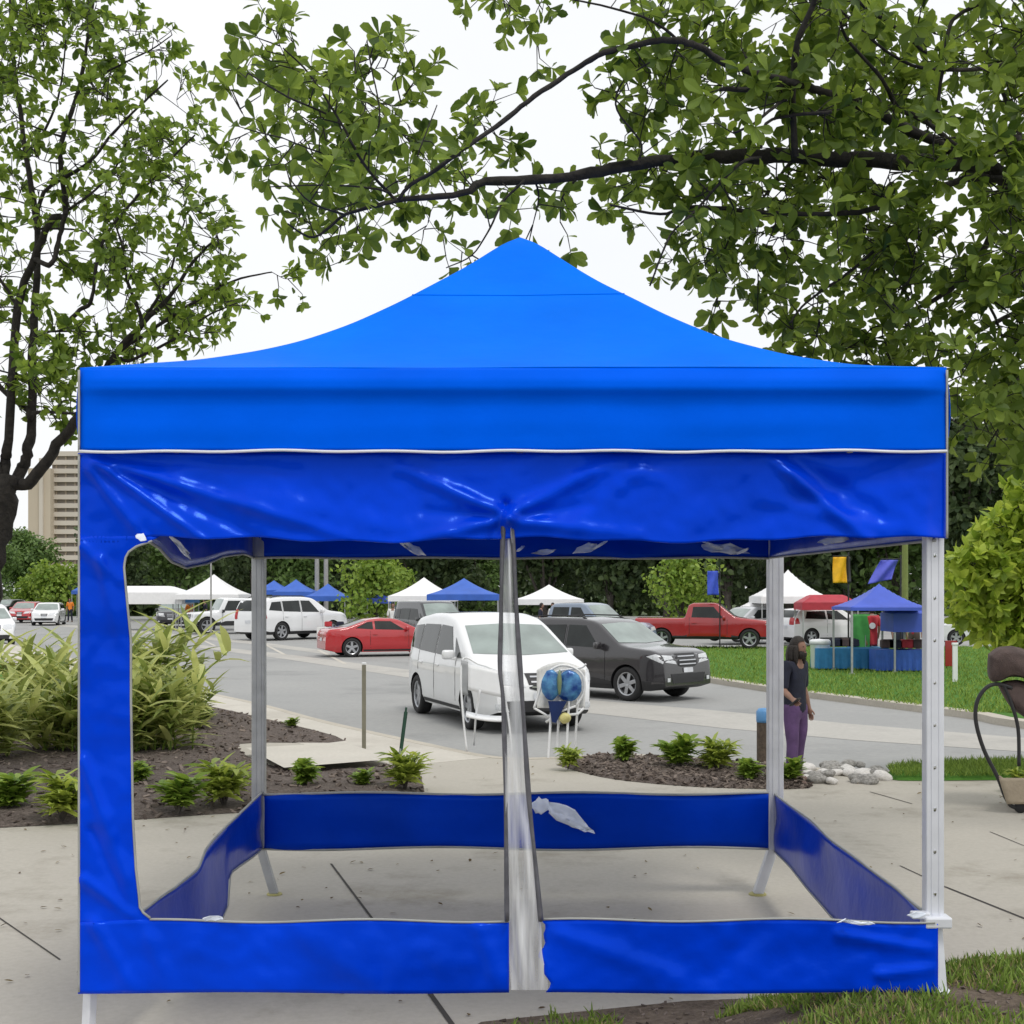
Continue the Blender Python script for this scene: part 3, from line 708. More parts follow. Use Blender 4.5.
leg((252-512)/SB, (265-512)/SB, YB+.02, M['grey_steel'], ZV, CH-(850-HZ)/SB, foot_x=(274-512)/SB, foot_y=YB+.02, hole=False)
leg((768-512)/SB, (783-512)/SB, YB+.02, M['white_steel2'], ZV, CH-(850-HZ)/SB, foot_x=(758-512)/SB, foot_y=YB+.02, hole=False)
# ratchet blocks at the lower bands, folding truss under the roof
bm = bmesh.new(); bm_box(bm, fp(936, 921, .03), (.12, .09, .05), bevel=.008); bm_box(bm, fp(920, 915, .03), (.08, .05, .03), bevel=.006); obj('leg_bracket', bm, M['white_steel'], tent, True)
bm = bmesh.new()
for (xa, ya), (xb, yb) in (((XL+.1,YF+.1),(XR-.1,YF+.1)),((XL+.1,YB-.1),(XR-.1,YB-.1)),((XL+.1,YF+.1),(XL+.1,YB-.1)),((XR-.1,YF+.1),(XR-.1,YB-.1))):
    for k in range(2):
        a = Vector((xa+(xb-xa)*k/2, ya+(yb-ya)*k/2, 0)); b = Vector((xa+(xb-xa)*(k+1)/2, ya+(yb-ya)*(k+1)/2, 0))
        bm_tube(bm, [a+Vector((0,0,ZE-.06)), b+Vector((0,0,ZV+.03))], .012, 6); bm_tube(bm, [a+Vector((0,0,ZV+.03)), b+Vector((0,0,ZE-.06))], .012, 6)
obj('folding_truss', bm, M['grey_steel'], tent, True)
bm = bmesh.new(); bm_tube(bm, [Vector((APX, YC, ZV+.1)), Vector((APX, YC, APZ-.05))], .02, 8)
obj('peak_pole', bm, M['grey_steel'], tent, True)

# ------------------------------------------------------------------ near trees grown from their limbs
def grow_tree(name, label, loc, limbs, masks, Yr, seed, leafm, leafL, leafW, nfill, barkm, twigL=(.12,.34), trunk_pts=None, shape='obovate', rosette=(4,7), reach=1.3, inner=.35):
    """limbs: (pixel polyline, Y start, Y end, radius start, radius end); the crown fills the masks with twigs that all grow from a limb"""
    rg = random.Random(seed); root = thing(name, label, 'tree', loc)
    tb = bmesh.new(); skel = []
    for pts, y0, y1, r0, r1 in limbs:
        n = len(pts); p3 = []
        for i, (x, y) in enumerate(pts):
            t = i/(n-1); p3.append(P(x, y, y0+(y1-y0)*t+(rg.uniform(-.12, .12) if 0 < i < n-1 else 0)))
        sp_ = smooth_poly(p3, 5); m_ = len(sp_)
        rad = [(r0+(r1-r0)*i/(m_-1))*(1+.08*rg.uniform(-1, 1)) for i in range(m_)]
        sp_ = [p+rvec(rg)*rad[i]*.25 for i, p in enumerate(sp_)]
        bm_tube(tb, sp_, rad, 7)
        skel += [(p, rad[i], (sp_[min(i+1, m_-1)]-sp_[max(i-1, 0)]).normalized()) for i, p in enumerate(sp_)]
    for pts, r in (trunk_pts or []):
        bm_tube(tb, smooth_poly(pts, 5), [r[0]+(r[1]-r[0])*i/(5*(len(pts)-1)) for i in range(5*(len(pts)-1)+1)], 12)
    cb_ = bmesh.new()
    def twig(p, d, L_):
        d = d.normalized(); q = p+d*L_*.55+rvec(rg)*L_*.12; e = p+d*L_+rvec(rg)*L_*.2
        bm_tube(tb, [p, q, e], [.0055, .004, .0025], 4, cap=False)
        k = rg.randint(*rosette)
        a0 = rg.uniform(0, 6.28); ax = (e-q).normalized(); s1 = ax.orthogonal().normalized(); s2 = ax.cross(s1)
        for i in range(k):
            a = a0+i*6.283/k+rg.uniform(-.3, .3); out_ = s1*math.cos(a)+s2*math.sin(a)
            dd = out_*rg.uniform(.55, 1.1)+ax*rg.uniform(.2, .9)+Vector((0, 0, -.1))
            bm_leaf(cb_, e-ax*rg.uniform(0, .04), dd, ax+rvec(rg)*.5+Vector((0, 0, .4)), leafL*rg.uniform(.65, 1.12), leafW*rg.uniform(.75, 1.1), shape, fold=rg.uniform(.05, .25), droop=rg.uniform(0, .25))
        for i in range(rg.randint(1, 3)):
            b = p.lerp(e, rg.uniform(.25, .85))
            bm_leaf(cb_, b, rvec(rg)+d*.4, Vector((0, 0, 1))+rvec(rg)*.6, leafL*rg.uniform(.55, .95), leafW*rg.uniform(.7, 1), shape, fold=rg.uniform(.05, .2), droop=rg.uniform(0, .25))
    def inmask(p):
        if p.y < .5: return False
        x = 512+p.x*F/p.y; y = HZ-(p.z-CH)*F/p.y
        return any(inpoly(x, y, mk) for mk in masks)
    for p, r, t in skel:
        if inmask(p) and r < .05 and rg.random() < inner:
            d = rvec(rg); d = (d-t*d.dot(t)*.6)+Vector((0, 0, .25)); twig(p+d.normalized()*r*.5, d, rg.uniform(*twigL))
    boxes = []
    for mk in masks:
        xs = [q[0] for q in mk]; ys = [q[1] for q in mk]; boxes.append((min(xs), max(xs), min(ys), max(ys), mk))
    areas = [(b[1]-b[0])*(b[3]-b[2]) for b in boxes]
    done = 0; tries = 0
    nodes_ = list(skel)
    while done < nfill and tries < nfill*40:
        tries += 1
        b = rg.choices(boxes, areas)[0]; x = rg.uniform(b[0], b[1]); y = rg.uniform(b[2], b[3])
        if not inpoly(x, y, b[4]): continue
        tgt = P(x, y, rg.uniform(*Yr))
        best = min(nodes_, key=lambda s_: (s_[0]-tgt).length_squared)
        dist = (best[0]-tgt).length
        if dist > reach or dist < .08: continue
        done += 1
        mid = best[0].lerp(tgt, .5)+rvec(rg)*dist*.16+Vector((0, 0, dist*.06)); line = smooth_poly([best[0], mid, tgt], 4)
        r0 = min(best[1]*.55, .006+.010*dist); rad = [r0+(.0035-r0)*i/(len(line)-1) for i in range(len(line))]
        bm_tube(tb, line, rad, 5, cap=False)
        for i, q in enumerate(line[2:]):
            nodes_.append((q, rad[i+2], (tgt-best[0]).normalized()))
            if rg.random() < .62: twig(q, (tgt-best[0]).normalized()*.5+rvec(rg), rg.uniform(*twigL))
        twig(tgt, (tgt-best[0]).normalized()+rvec(rg)*.4, rg.uniform(*twigL))
    o = obj('trunk', tb, barkm, root, True, smooth=True); c = obj('crown', cb_, leafm, root, True, recalc=False)
    return root
RT = [  # the overhanging tree on the right
 ([(1180,250),(1100,200),(1024,182),(973,166),(902,163),(795,157),(712,157),(625,166),(569,178),(486,182),(464,193),(398,200)],10.60,8.60,0.0855,0.0173),
 ([(398,200),(372,207),(345,215),(314,237),(288,224)],8.60,8.30,0.0162,0.0058),
 ([(1100,200),(1024,149),(964,153),(915,132),(865,108),(824,93),(799,85),(766,89),(720,89)],10.60,8.80,0.0540,0.0154),
 ([(799,85),(778,79),(732,66),(700,48),(679,41),(650,42),(604,53),(574,70),(534,97),(503,121),(464,149),(437,169),(411,185),(398,200)],8.90,8.50,0.0270,0.0115),
 ([(815,-40),(815,0),(799,37),(793,83),(795,157)],8.60,9.30,0.0180,0.0250),
 ([(1024,182),(973,178),(931,190),(890,205),(848,213),(778,213),(695,207),(660,214),(610,205)],10.20,9.00,0.0315,0.0077),
 ([(1018,137),(1008,186),(993,232),(969,269),(944,294),(911,311),(870,330)],10.20,10.30,0.0360,0.0115),
 ([(832,112),(786,116),(766,124),(761,149)],9.00,9.00,0.0126,0.0096),
 ([(786,100),(778,104),(753,124),(733,133)],9.00,8.80,0.0126,0.0077),
 ([(931,190),(915,207),(886,240),(848,273),(807,302),(790,323)],9.90,9.60,0.0198,0.0067),
 ([(840,20),(848,41),(882,79),(898,108),(923,120),(964,153)],9.00,9.90,0.0090,0.0211),
 ([(985,-40),(981,0),(952,21),(944,62),(937,112)],9.60,9.50,0.0180,0.0115),
 ([(850,-30),(857,0),(898,29),(923,50),(944,62)],9.20,9.50,0.0126,0.0115),
 ([(398,200),(389,193),(363,163),(341,123),(310,75),(283,48)],8.60,8.20,0.0126,0.0048),
 ([(350,140),(336,119),(288,97),(248,73)],8.40,8.10,0.0081,0.0048),
 ([(363,163),(365,156),(380,119),(371,66),(367,40)],8.50,8.60,0.0081,0.0038),
 ([(389,193),(376,189),(332,185),(270,187)],8.60,8.20,0.0090,0.0038),
 ([(363,163),(319,152),(283,138)],8.50,8.10,0.0072,0.0038),
 ([(345,215),(310,202),(288,176)],8.40,8.10,0.0081,0.0038),
 ([(405,188),(411,176),(420,149),(437,105)],8.60,8.80,0.0072,0.0038),
 ([(640,158),(640,141),(617,110),(622,83),(650,62)],9.00,8.80,0.0090,0.0058),
 ([(525,180),(503,202),(490,228),(472,255),(446,268)],8.80,8.60,0.0090,0.0038),
 ([(760,158),(737,166),(695,211),(670,236),(650,286)],9.10,8.80,0.0126,0.0058),
 ([(1060,300),(1024,310),(980,330),(950,352),(900,370)],10.80,10.80,0.0270,0.0077),
 ([(1090,330),(1040,400),(1000,430),(965,440)],11.00,10.90,0.0270,0.0077),
 ([(969,269),(1000,330),(1010,400),(985,450)],10.30,10.60,0.0126,0.0058),
 ([(679,41),(650,20),(600,5),(540,-5),(490,0)],8.90,8.70,0.0108,0.0038),
 ([(1024,60),(960,70),(900,60),(840,10)],9.80,9.20,0.0180,0.0077),
]
RM1 = [(212,62),(250,40),(283,5),(305,60),(350,60),(352,15),(385,15),(395,70),(430,62),(432,120),(450,105),(500,105),(503,150),(520,190),(560,190),(600,200),(560,262),(500,245),(478,285),(440,270),(420,252),(400,262),(370,240),(345,275),(322,262),(285,245),(255,215),(232,190),(245,150),(225,120)]
RM2 = [(480,-30),(1060,-30),(1060,480),(975,462),(955,430),(940,368),(830,362),(740,335),(690,285),(640,272),(590,215),(560,258),(520,235),(500,200),(560,185),(610,160),(600,100),(560,80),(590,45),(480,30)]
RM3 = [(700,-30),(1060,-30),(1060,480),(985,470),(950,380),(850,365),(770,340),(740,300),(760,230),(690,210),(690,100)]
RM4 = [(790,60),(1060,-30),(1060,330),(940,300),(850,330),(800,270)]
base = Vector((7.6, 11.2, 0))
tk = [base+Vector((0,0,-.1)), base+Vector((-.05,.05,1.6)), base+Vector((-.35,-.1,3.2)), P(1180,250,10.6)]
grow_tree('shade_tree', 'large leafy tree reaching over the blue canopy from the right on long dark limbs', (7.6, 11.2, 0), RT, [RM1, RM2, RM3], (9.0, 11.6), 11, M['leaf_big'], .150, .078, 275, M['bark_dark'],
          trunk_pts=[(tk, (.24, .11)), ([tk[2], P(1190,170,10.8), P(1130,60,10.9)], (.12, .07)), ([tk[2], P(1200,340,11), P(1090,330,11.0)], (.08,.035))], twigL=(.12,.34), inner=.17, reach=1.7)
LT = [  # the open, upright tree on the left
 ([(-26,650),(-16,580),(-4,520),(4,480)],13.6,13.6,0.2280,0.1530),
 ([(6,480),(25,485),(42,468),(60,440),(75,422),(95,388),(114,356),(145,321),(170,296),(193,262),(214,240)],13.6,13.2,0.0720,0.0105),
 ([(10,490),(22,470),(28,450),(31,418),(33,343),(36,290),(37,229),(26,154),(13,53),(10,-20)],13.6,13.9,0.0684,0.0150),
 ([(2,490),(6,460),(9,440),(18,308),(35,259),(51,220),(66,211),(60,150),(79,88),(88,35),(95,-10)],13.6,13.4,0.0576,0.0120),
 ([(-2,480),(-20,420),(-30,330),(-20,240),(-40,120),(-30,0)],13.6,14.2,0.0720,0.0225),
 ([(35,259),(51,264),(60,235),(66,211)],13.4,13.3,0.0288,0.0225),
 ([(37,229),(44,193),(88,163),(114,132),(145,101),(168,80)],13.7,13.2,0.0252,0.0075),
 ([(60,330),(80,310),(92,299),(101,246),(132,202),(176,154),(195,135)],13.4,13.1,0.0252,0.0075),
 ([(114,356),(141,325),(127,281),(123,250),(112,215)],13.4,13.6,0.0252,0.0090),
 ([(141,325),(167,281),(176,250),(185,220)],13.5,13.3,0.0180,0.0075),
 ([(118,352),(158,325),(193,303),(233,281),(272,272)],13.4,12.9,0.0252,0.0067),
 ([(120,358),(132,360),(176,338),(207,316),(237,303)],13.4,13.0,0.0202,0.0067),
 ([(33,413),(50,412),(75,413),(100,402)],13.6,13.2,0.0216,0.0090),
 ([(-4,370),(0,387),(26,409),(31,418)],13.9,13.7,0.0216,0.0375),
 ([(26,154),(45,130),(60,90),(66,40)],13.8,13.5,0.0173,0.0075),
 ([(13,53),(30,30),(50,5),(60,-20)],13.9,13.7,0.0144,0.0075),
 ([(18,308),(0,280),(-20,270)],13.6,13.8,0.0216,0.0090),
 ([(79,88),(110,70),(150,50),(172,35)],13.4,13.1,0.0130,0.0045),
 ([(66,211),(95,190),(120,160),(130,120)],13.4,13.6,0.0144,0.0060),
]
LM = [(-40,-30),(125,-30),(125,10),(170,25),(180,60),(150,85),(190,70),(200,105),(180,140),(215,150),(205,180),(190,205),(235,205),(235,240),(270,245),(292,280),(285,300),(240,300),(215,330),(170,350),(95,400),(70,440),(20,440),(-40,430)]
grow_tree('street_tree', 'open airy tree with thin dark forking limbs and small leaves at the left', (-5.5, 13.6, 0), LT, [LM], (12.6, 14.6), 5, M['leaf_small'], .122, .070, 165, M['bark_dark'],
          trunk_pts=[([Vector((-5.72,13.6,-.05)), P(-36,760,13.6), P(-32,690,13.6), P(-24,640,13.6)], (.33,.24))], twigL=(.15,.42), reach=1.1, shape='oval', rosette=(3,6), inner=.16)
ST = [([(1040,720),(1036,660),(1030,600),(1020,560)],15.6,15.6,.05,.03), ([(1034,640),(1010,610),(985,590),(965,585)],15.6,15.4,.025,.008), ([(1030,610),(1005,580),(990,555)],15.6,15.5,.02,.008), ([(1036,660),(1005,640),(975,620)],15.6,15.3,.02,.008), ([(1020,560),(1015,520),(1030,490)],15.6,15.7,.02,.008), ([(1030,600),(1060,570),(1090,560)],15.6,15.9,.03,.01)]
SM = [(955,570),(975,545),(985,525),(1010,525),(1020,480),(1060,470),(1110,560),(1090,660),(1040,655),(1010,650),(985,628),(955,612)]
grow_tree('young_tree', 'small bright lime green tree at the right edge behind the brown hooded chair', (P(1040,720,15.6).x, 15.6, 0), ST, [SM], (15.0, 16.4), 8, M['leaf_lime'], .165, .095, 300, M['bark_dark'],
          trunk_pts=[([Vector((P(1040,720,15.6).x, 15.6, -.05)), P(1042,750,15.6), P(1040,720,15.6)], (.07,.05))], twigL=(.08,.22), reach=1.4, shape='oval', rosette=(4,7))

# ------------------------------------------------------------------ trees beyond the market
def far_crown(seed, W, H, trunkh, nleaf, leaf, blobs=9):
    rg = random.Random(seed); bl = []
    for k in range(blobs):
        a = rg.uniform(0, 6.28); rr = rg.uniform(0, .32)*W; z = trunkh+(H-trunkh)*rg.uniform(.18, .84); s_ = W*rg.uniform(.20, .34)*(1.15-.45*(z-trunkh)/(H-trunkh))
        bl.append((Vector((rr*math.cos(a), rr*math.sin(a), z)), s_))
    bm = bmesh.new()
    for _ in range(nleaf):
        c, s_ = rg.choice(bl); d = rvec(rg); p = c+d*s_*rg.uniform(.55, 1.08)+rvec(rg)*s_*.12
        p.z = c.z+(p.z-c.z)*.85
        bm_leaf(bm, p, rvec(rg)+Vector((0,0,-.3)), d+rvec(rg)*.6+Vector((0,0,.3)), leaf*rg.uniform(.6, 1.4), leaf*rg.uniform(.5, 1.0), 'oval', fold=.2)
    tb = bmesh.new(); bm_tube(tb, [Vector((0,0,-.2)), Vector((.1,0,trunkh*.6)), Vector((0,.1,trunkh*1.1)), Vector((.15,0,H*.7))], [W*.035, W*.026, W*.022, W*.006], 8)
    for c, s_ in bl: bm_tube(tb, [Vector((.05,.05,trunkh*.9)), Vector((c.x*.5, c.y*.5, (trunkh+c.z)/2)), c], [W*.014, W*.009, W*.004], 5, cap=False)
    return bm, tb
protos = {}
def far_tree(kind, px, Y, sc, label, group, zb=ROADZ):
    if kind not in protos:
        nm, m, W, H, th, n, lf, sd_ = {'dark1': ('broadleaf_tree','leaf_far_dark',9,13,1.2,6500,.46,1),'dark2': ('broadleaf_tree','leaf_far_dark',10,11.5,1.0,6500,.46,2),'mid1': ('broadleaf_tree','leaf_far_mid',8,10.5,1.0,6000,.42,3),'mid2': ('broadleaf_tree','leaf_far_mid',7,9,.8,5500,.40,4),'lime': ('ornamental_tree','leaf_far_lime',4.2,4.4,.9,2200,.26,5),'bush': ('round_bush','leaf_far_lime',5.5,4.4,.2,2600,.32,6)}[kind]
        r_ = thing(nm, label, 'tree'); cbm, tbm = far_crown(sd_, W, H, th, n, lf)
        obj('trunk', tbm, M['bark_grey'], r_, smooth=True); obj('crown', cbm, M[m], r_, recalc=False); protos[kind] = r_
    else: r_ = copy_tree(protos[kind])
    r_.location = ((px-512)*Y/F, Y, zb); r_.scale = (sc, sc, sc*random.uniform(.92, 1.08)); r_.rotation_euler = (0, 0, random.uniform(0, 6.28))
    tag(r_, label, 'tree', group); return r_
G1 = 'trees in the wooded row behind the market'
row = [('dark1',120,100,.85,'dark tree behind the long white tent at the left end of the market'),('mid1',185,104,.9,'green tree behind the white peaked tent with the mast'),('dark2',255,98,.9,'dark tree behind the white off-road car and the tall grey posts'),('mid2',305,95,.95,'mid green tree standing just behind the two tall grey posts'),('dark1',350,108,.9,'dark tree behind the small yellow-green tree left of the canopy post'),('dark2',425,100,.95,'dark tree behind the low white peaked tent and black vehicle'),('mid1',480,112,1.0,'tree with green crown right behind the blue peaked tent of the middle'),('dark2',545,98,1.05,'dark tree directly behind the white tent right of the centre zip'),('dark1',610,95,1.0,'dark tree directly behind the slate blue pickup roof'),('dark2',668,92,1.05,'very dark tree above the bed of the dark red pickup'),('dark1',728,90,1.05,'dark tree behind the hanging blue flag'),('dark2',790,92,1.1,'dark tree behind the white tents at the right canopy post'),('dark1',850,88,1.1,'dark tree behind the orange flag'),('mid1',905,86,1.15,'green tree behind the olive pole and violet flag'),('dark1',965,80,1.15,'tall dark tree right of the canopy, behind the lime tree'),('dark2',1035,84,1.2,'dark tree at the right picture edge behind the lime tree'),('mid1',1100,88,1.1,'green tree furthest right, mostly beyond the picture edge')]
for k_, px, Y, sc, lb in row: far_tree(k_, px, Y, sc, lb, G1)
G2 = 'trees at the foot of the tower'
for k_, px, Y, sc, lb in [('mid1',26,150,.98,'upright green tree in front of the beige tower, right beside the dark trunk'),('bush',62,120,1.15,'round lime green bush tree below the beige tower'),('bush',40,128,.95,'lime green bush half behind the round bush below the tower'),('bush',92,125,1.1,'lime green bush tree below the tower, behind the blue wall strip'),('mid2',-10,135,.9,'green tree behind the dark forked trunk at the left edge'),('mid2',-60,130,1.1,'green tree left of the dark forked trunk')]:
    far_tree(k_, px, Y, sc, lb, G2)
far_tree('lime', 375, 74, 1.0, 'small yellow-green tree between the blue awnings and the white peaked tent', 'small bright trees among the market stalls')
far_tree('lime', 683, 66, .9, 'small bright green tree above the bed of the dark red pickup', 'small bright trees among the market stalls', 0)
far_tree('lime', 395, 80, .8, 'smaller yellow-green tree leaning beside the white peaked tent', 'small bright trees among the market stalls')
# the wood behind the row, one mass
rg = random.Random(99); bm = bmesh.new()
for _ in range(20000):
    x = rg.uniform(-40, 62); t = rg.random(); Y = 122+rg.uniform(-3, 3); top = 9.5+2.5*noise.noise(Vector((x*.12, 0, 3)))+1.2*noise.noise(Vector((x*.4, 0, 3)))+.045*max(0, x-5)
    if x < -28: top *= max(.3, 1+(x+28)*.06)
    bm_leaf(bm, Vector((x, Y, t*top)), rvec(rg), Vector((0,-1,.5))+rvec(rg)*.8, rg.uniform(.45, 1.1), rg.uniform(.4, .9), 'oval', fold=.2)
tag(obj('far_wood', bm, M['leaf_far_dark'], recalc=False), kind='stuff')

# ------------------------------------------------------------------ the tower block on the left
tw = thing('tower_block', 'beige high-rise block with pale floor bands far behind the trees at left', 'building', (P(70,590,430).x, 438, 0))
bx0, bx1 = P(50,0,430).x, P(96,0,430).x; px0 = P(27,0,426).x; ztop = CH+(590-452)*430/F
bm = bmesh.new(); bm_box(bm, ((bx0+bx1)/2+1, 440, ztop/2-.6), (bx1-bx0+2, 16, ztop-1.2)); obj('wall', bm, M['tower_glass'], tw, True)
bm = bmesh.new(); bm_box(bm, ((px0+bx0)/2+.6, 438, ztop/2-2.8), (bx0-px0+1.2, 22, ztop-5.6)); obj('stair_wing', bm, M['tower'], tw, True)
bm = bmesh.new(); bm_box(bm, (bx0-1.6, 429, ztop/2-1.2), (1.2, 6, ztop-2.4)); obj('pier', bm, M['tower_band'], tw, True)
nf = 16
for k in range(nf+1):
    z = 1.5+(ztop-2)*k/nf
    bm = bmesh.new(); bm_box(bm, ((bx0+bx1)/2+1, 431.2, z), (bx1-bx0+2.2, 1.9, (ztop/nf)*.52)); obj('floor_band', bm, M['tower_band'], tw, True)
    if k < nf:
        for j in range(5):
            xw = bx0+1.5+(bx1-bx0-1)*j/4.6
            bm = bmesh.new(); bm_box(bm, (xw, 431.9, z+ztop/nf*.5), (.5, .5, ztop/nf*.46)); obj('window_pier', bm, M['tower'], tw, True)
bm = bmesh.new(); bm_box(bm, ((bx0+bx1)/2+1, 440, ztop-.1), (bx1-bx0+2.6, 16.6, .9)); obj('roof', bm, M['tower_band'], tw, True)

# ------------------------------------------------------------------ plants in the beds
def lily_mesh(seed, n, H):
    """canes leaning out from the crown, each with broad drooping pale-edged leaves"""
    rg = random.Random(seed); bm = bmesh.new(); sb = bmesh.new()
    for i in range(n):
        a = rg.uniform(0, 6.28); lean = rg.uniform(.05, .75)**1.2; h = H*rg.uniform(.45, 1.0)*(1-.35*lean); o = Vector((math.cos(a), math.sin(a), 0)); b0 = Vector((rg.gauss(0,.12), rg.gauss(0,.12), -.03))
        line = smooth_poly([b0, b0+o*lean*h*.35+Vector((0,0,h*.55)), b0+o*lean*h*.95+Vector((0,0,h*.95))], 6)
        bm_tube(sb, line, [.011-.0006*k for k in range(len(line))], 5)
        nl = rg.randint(10, 14); a2 = rg.uniform(0, 6.28)
        for k in range(nl):
            t = .12+.88*k/(nl-1); q = t*(len(line)-1); i0 = min(len(line)-2, int(q)); p = line[i0].lerp(line[i0+1], q-i0); ang = a2+math.pi*k+rg.uniform(-.5, .5)
            d = Vector((math.cos(ang), math.sin(ang), rg.uniform(.35, 1.1) if k < nl-2 else 1.5))
            bm_leaf(bm, p, d, Vector((0,0,1))+rvec(rg)*.25, rg.uniform(.34, .60), rg.uniform(.06, .095), 'blade', fold=.2, droop=rg.uniform(.15, .6))
    return bm, sb
GL = 'tall leafy clumps in the left mulch bed'
lp = []
for sd_ in (1, 2):
    r_ = thing('leafy_clump', 'x', 'plant'); a, b = lily_mesh(sd_, 22, 1.12); obj('foliage', a, M['lily'], r_, smooth=True, recalc=False); obj('stems', b, M['shrub'], r_); lp.append((r_, []))
used_ = [0, 0]
for i, (px, py, sc, lb) in enumerate([(60,752,1.05,'tall clump of long striped leaves just left of the blue wall strip'),(18,738,.95,'tall leafy clump at the left picture edge in the mulch'),(95,735,1.1,'tall leafy clump standing mostly behind the blue wall strip'),(163,748,1.05,'tall clump of arching yellow-green leaves right of the blue wall strip, nearest of that pair'),(150,722,1.5,'tallest leafy clump, its tips against the white tent, right of the blue wall strip'),(186,730,.7,'lower leafy clump with blades pointing right towards the road'),(-20,760,1.0,'leafy clump cut by the left picture edge'),(40,718,1.15,'tall leafy clump furthest back left of the blue wall strip'),(140,752,.95,'leafy clump half hidden by the right edge of the blue wall strip')]):
    k = i % 2; r_ = lp[k][0] if used_[k] == 0 else copy_tree(lp[k][0]); used_[k] = 1
    r_.location = G(px, py, .05); r_.scale = (sc*1.12,sc*1.12,sc*1.12); r_.rotation_euler = (0,0,i*1.7); tag(r_, lb, 'plant', GL)
def shrub_mesh(seed, n, Lr, Wd, H):
    rg = random.Random(seed); bm = bmesh.new(); sb = bmesh.new()
    for k in range(11):
        a = rg.uniform(0, 6.28); l_ = rg.uniform(.3, 1)*H; rr = rg.uniform(.1, .8)*H*.55; tip = Vector((rr*math.cos(a), rr*math.sin(a), l_*.9)); q = Vector((rr*.35*math.cos(a), rr*.35*math.sin(a), l_*.5))
        bm_tube(sb, [Vector((0,0,-.03)), q, tip], [.008, .006, .003], 5)
        for j in range(n):
            t = rg.uniform(.3, 1); p = (Vector((0,0,0)).lerp(q, t*2) if t < .5 else q.lerp(tip, t*2-1)); b = rg.uniform(0, 6.28)
            d = Vector((math.cos(b), math.sin(b), rg.uniform(.1, 1.2)))
            bm_leaf(bm, p, d, Vector((0,0,1))+rvec(rg)*.4, rg.uniform(*Lr), Wd*rg.uniform(.7, 1.2), 'oval', fold=.15, droop=rg.uniform(.1, .5))
    return bm, sb
GS = 'small green shrubs planted in the mulch beds'
sp2 = []
for sd_ in (11, 12, 13):
    r_ = thing('small_shrub', 'x', 'plant'); a, b = shrub_mesh(sd_, *{11: (24, (.10,.20), .075, .38), 12: (20, (.12,.25), .06, .42), 13: (30, (.07,.15), .07, .34)}[sd_]); obj('foliage', a, M['shrub2' if sd_ == 12 else 'shrub'], r_, recalc=False); obj('stems', b, M['bark_grey'], r_); sp2.append(r_)
used3 = [0]*3
for i, (px, py, sc, lb) in enumerate([(12,812,1.0,'small shrub at the left picture edge beside the pavement'),(62,820,1.0,'small shrub at the pavement edge touching the blue wall strip from the left'),(140,785,.75,'small shrub just right of the blue wall strip under the tall leafy clump'),(178,813,.85,'small shrub nearest the pavement between blue wall strip and left rear leg'),(224,805,.95,'pale green small shrub beside the left rear canopy leg'),(303,789,.98,'small shrub in front of the concrete stepping pad'),(363,788,.55,'low tuft of shrub right of the one in front of the stepping pad'),(405,790,1.0,'small shrub at the tip of the left bed beside the green stake'),(205,722,.75,'small shrub behind the arching leaves near the sidewalk'),(292,728,.42,'tiny shrub beside the sidewalk behind the stepping pad'),(568,768,.6,'small shrub at the left tip of the middle bed below the party stand'),(626,764,1.0,'upright small shrub in the middle bed, below the grey car'),(678,770,.95,'bushy small shrub in the centre of the middle bed'),(716,771,.85,'small shrub left of the brown bollard'),(747,782,.9,'small shrub right in front of the brown bollard'),(793,783,.75,'small shrub at the feet of the person'),(1018,790,.6,'small plant beside the hooded chair')]):
    k = i % 3; r_ = sp2[k] if not used3[k] else copy_tree(sp2[k]); used3[k] = 1
    r_.location = G(px, py, .03); r_.scale = (sc*1.15*random.uniform(.88,1.2), sc*1.15*random.uniform(.88,1.2), sc*1.15*random.uniform(.85,1.15)); r_.rotation_euler = (random.uniform(-.12,.12),random.uniform(-.12,.12),i*2.1); tag(r_, lb, 'plant', GS)
# river stones beside the middle bed
rg = random.Random(21); stm = []
for sd_ in range(4):
    bm = bmesh.new(); bm_sphere(bm, (0,0,0), (1,1,1), 3)
    for v in bm.verts: v.co *= 1+.28*noise.noise(v.co*1.1+Vector((sd_*9, 0, 0)))
    stm.append(obj('river_stone', bm, M['stone_pale'] if sd_ % 2 else M['stone'], smooth=True))
pts_ = []
for i in range(70):
    px = rg.uniform(800, 882); py = rg.uniform(766, 784); 
    if px > 865 and py < 770: py += 8
    p = G(px, py); s_ = rg.uniform(.05, .105)
    if any((p-q).length < (s_+t_)*.72 for q, t_ in pts_): continue
    k = len(pts_); o = stm[k] if k < 4 else stm[k % 4].copy()
    if k >= 4: C.objects.link(o)
    pts_.append((p, s_)); o.location = p+Vector((0,0,s_*.42)); o.scale = (s_*1.25, s_, s_*.65); o.rotation_euler = (rg.uniform(-.2,.2), rg.uniform(-.2,.2), rg.uniform(0,6.28))
    tag(o, 'pale rounded river stone in the patch between the middle bed and the grass strip' if k % 2 else 'greyish rounded river stone in the patch between the middle bed and the grass strip', 'stone', 'river stones beside the person')

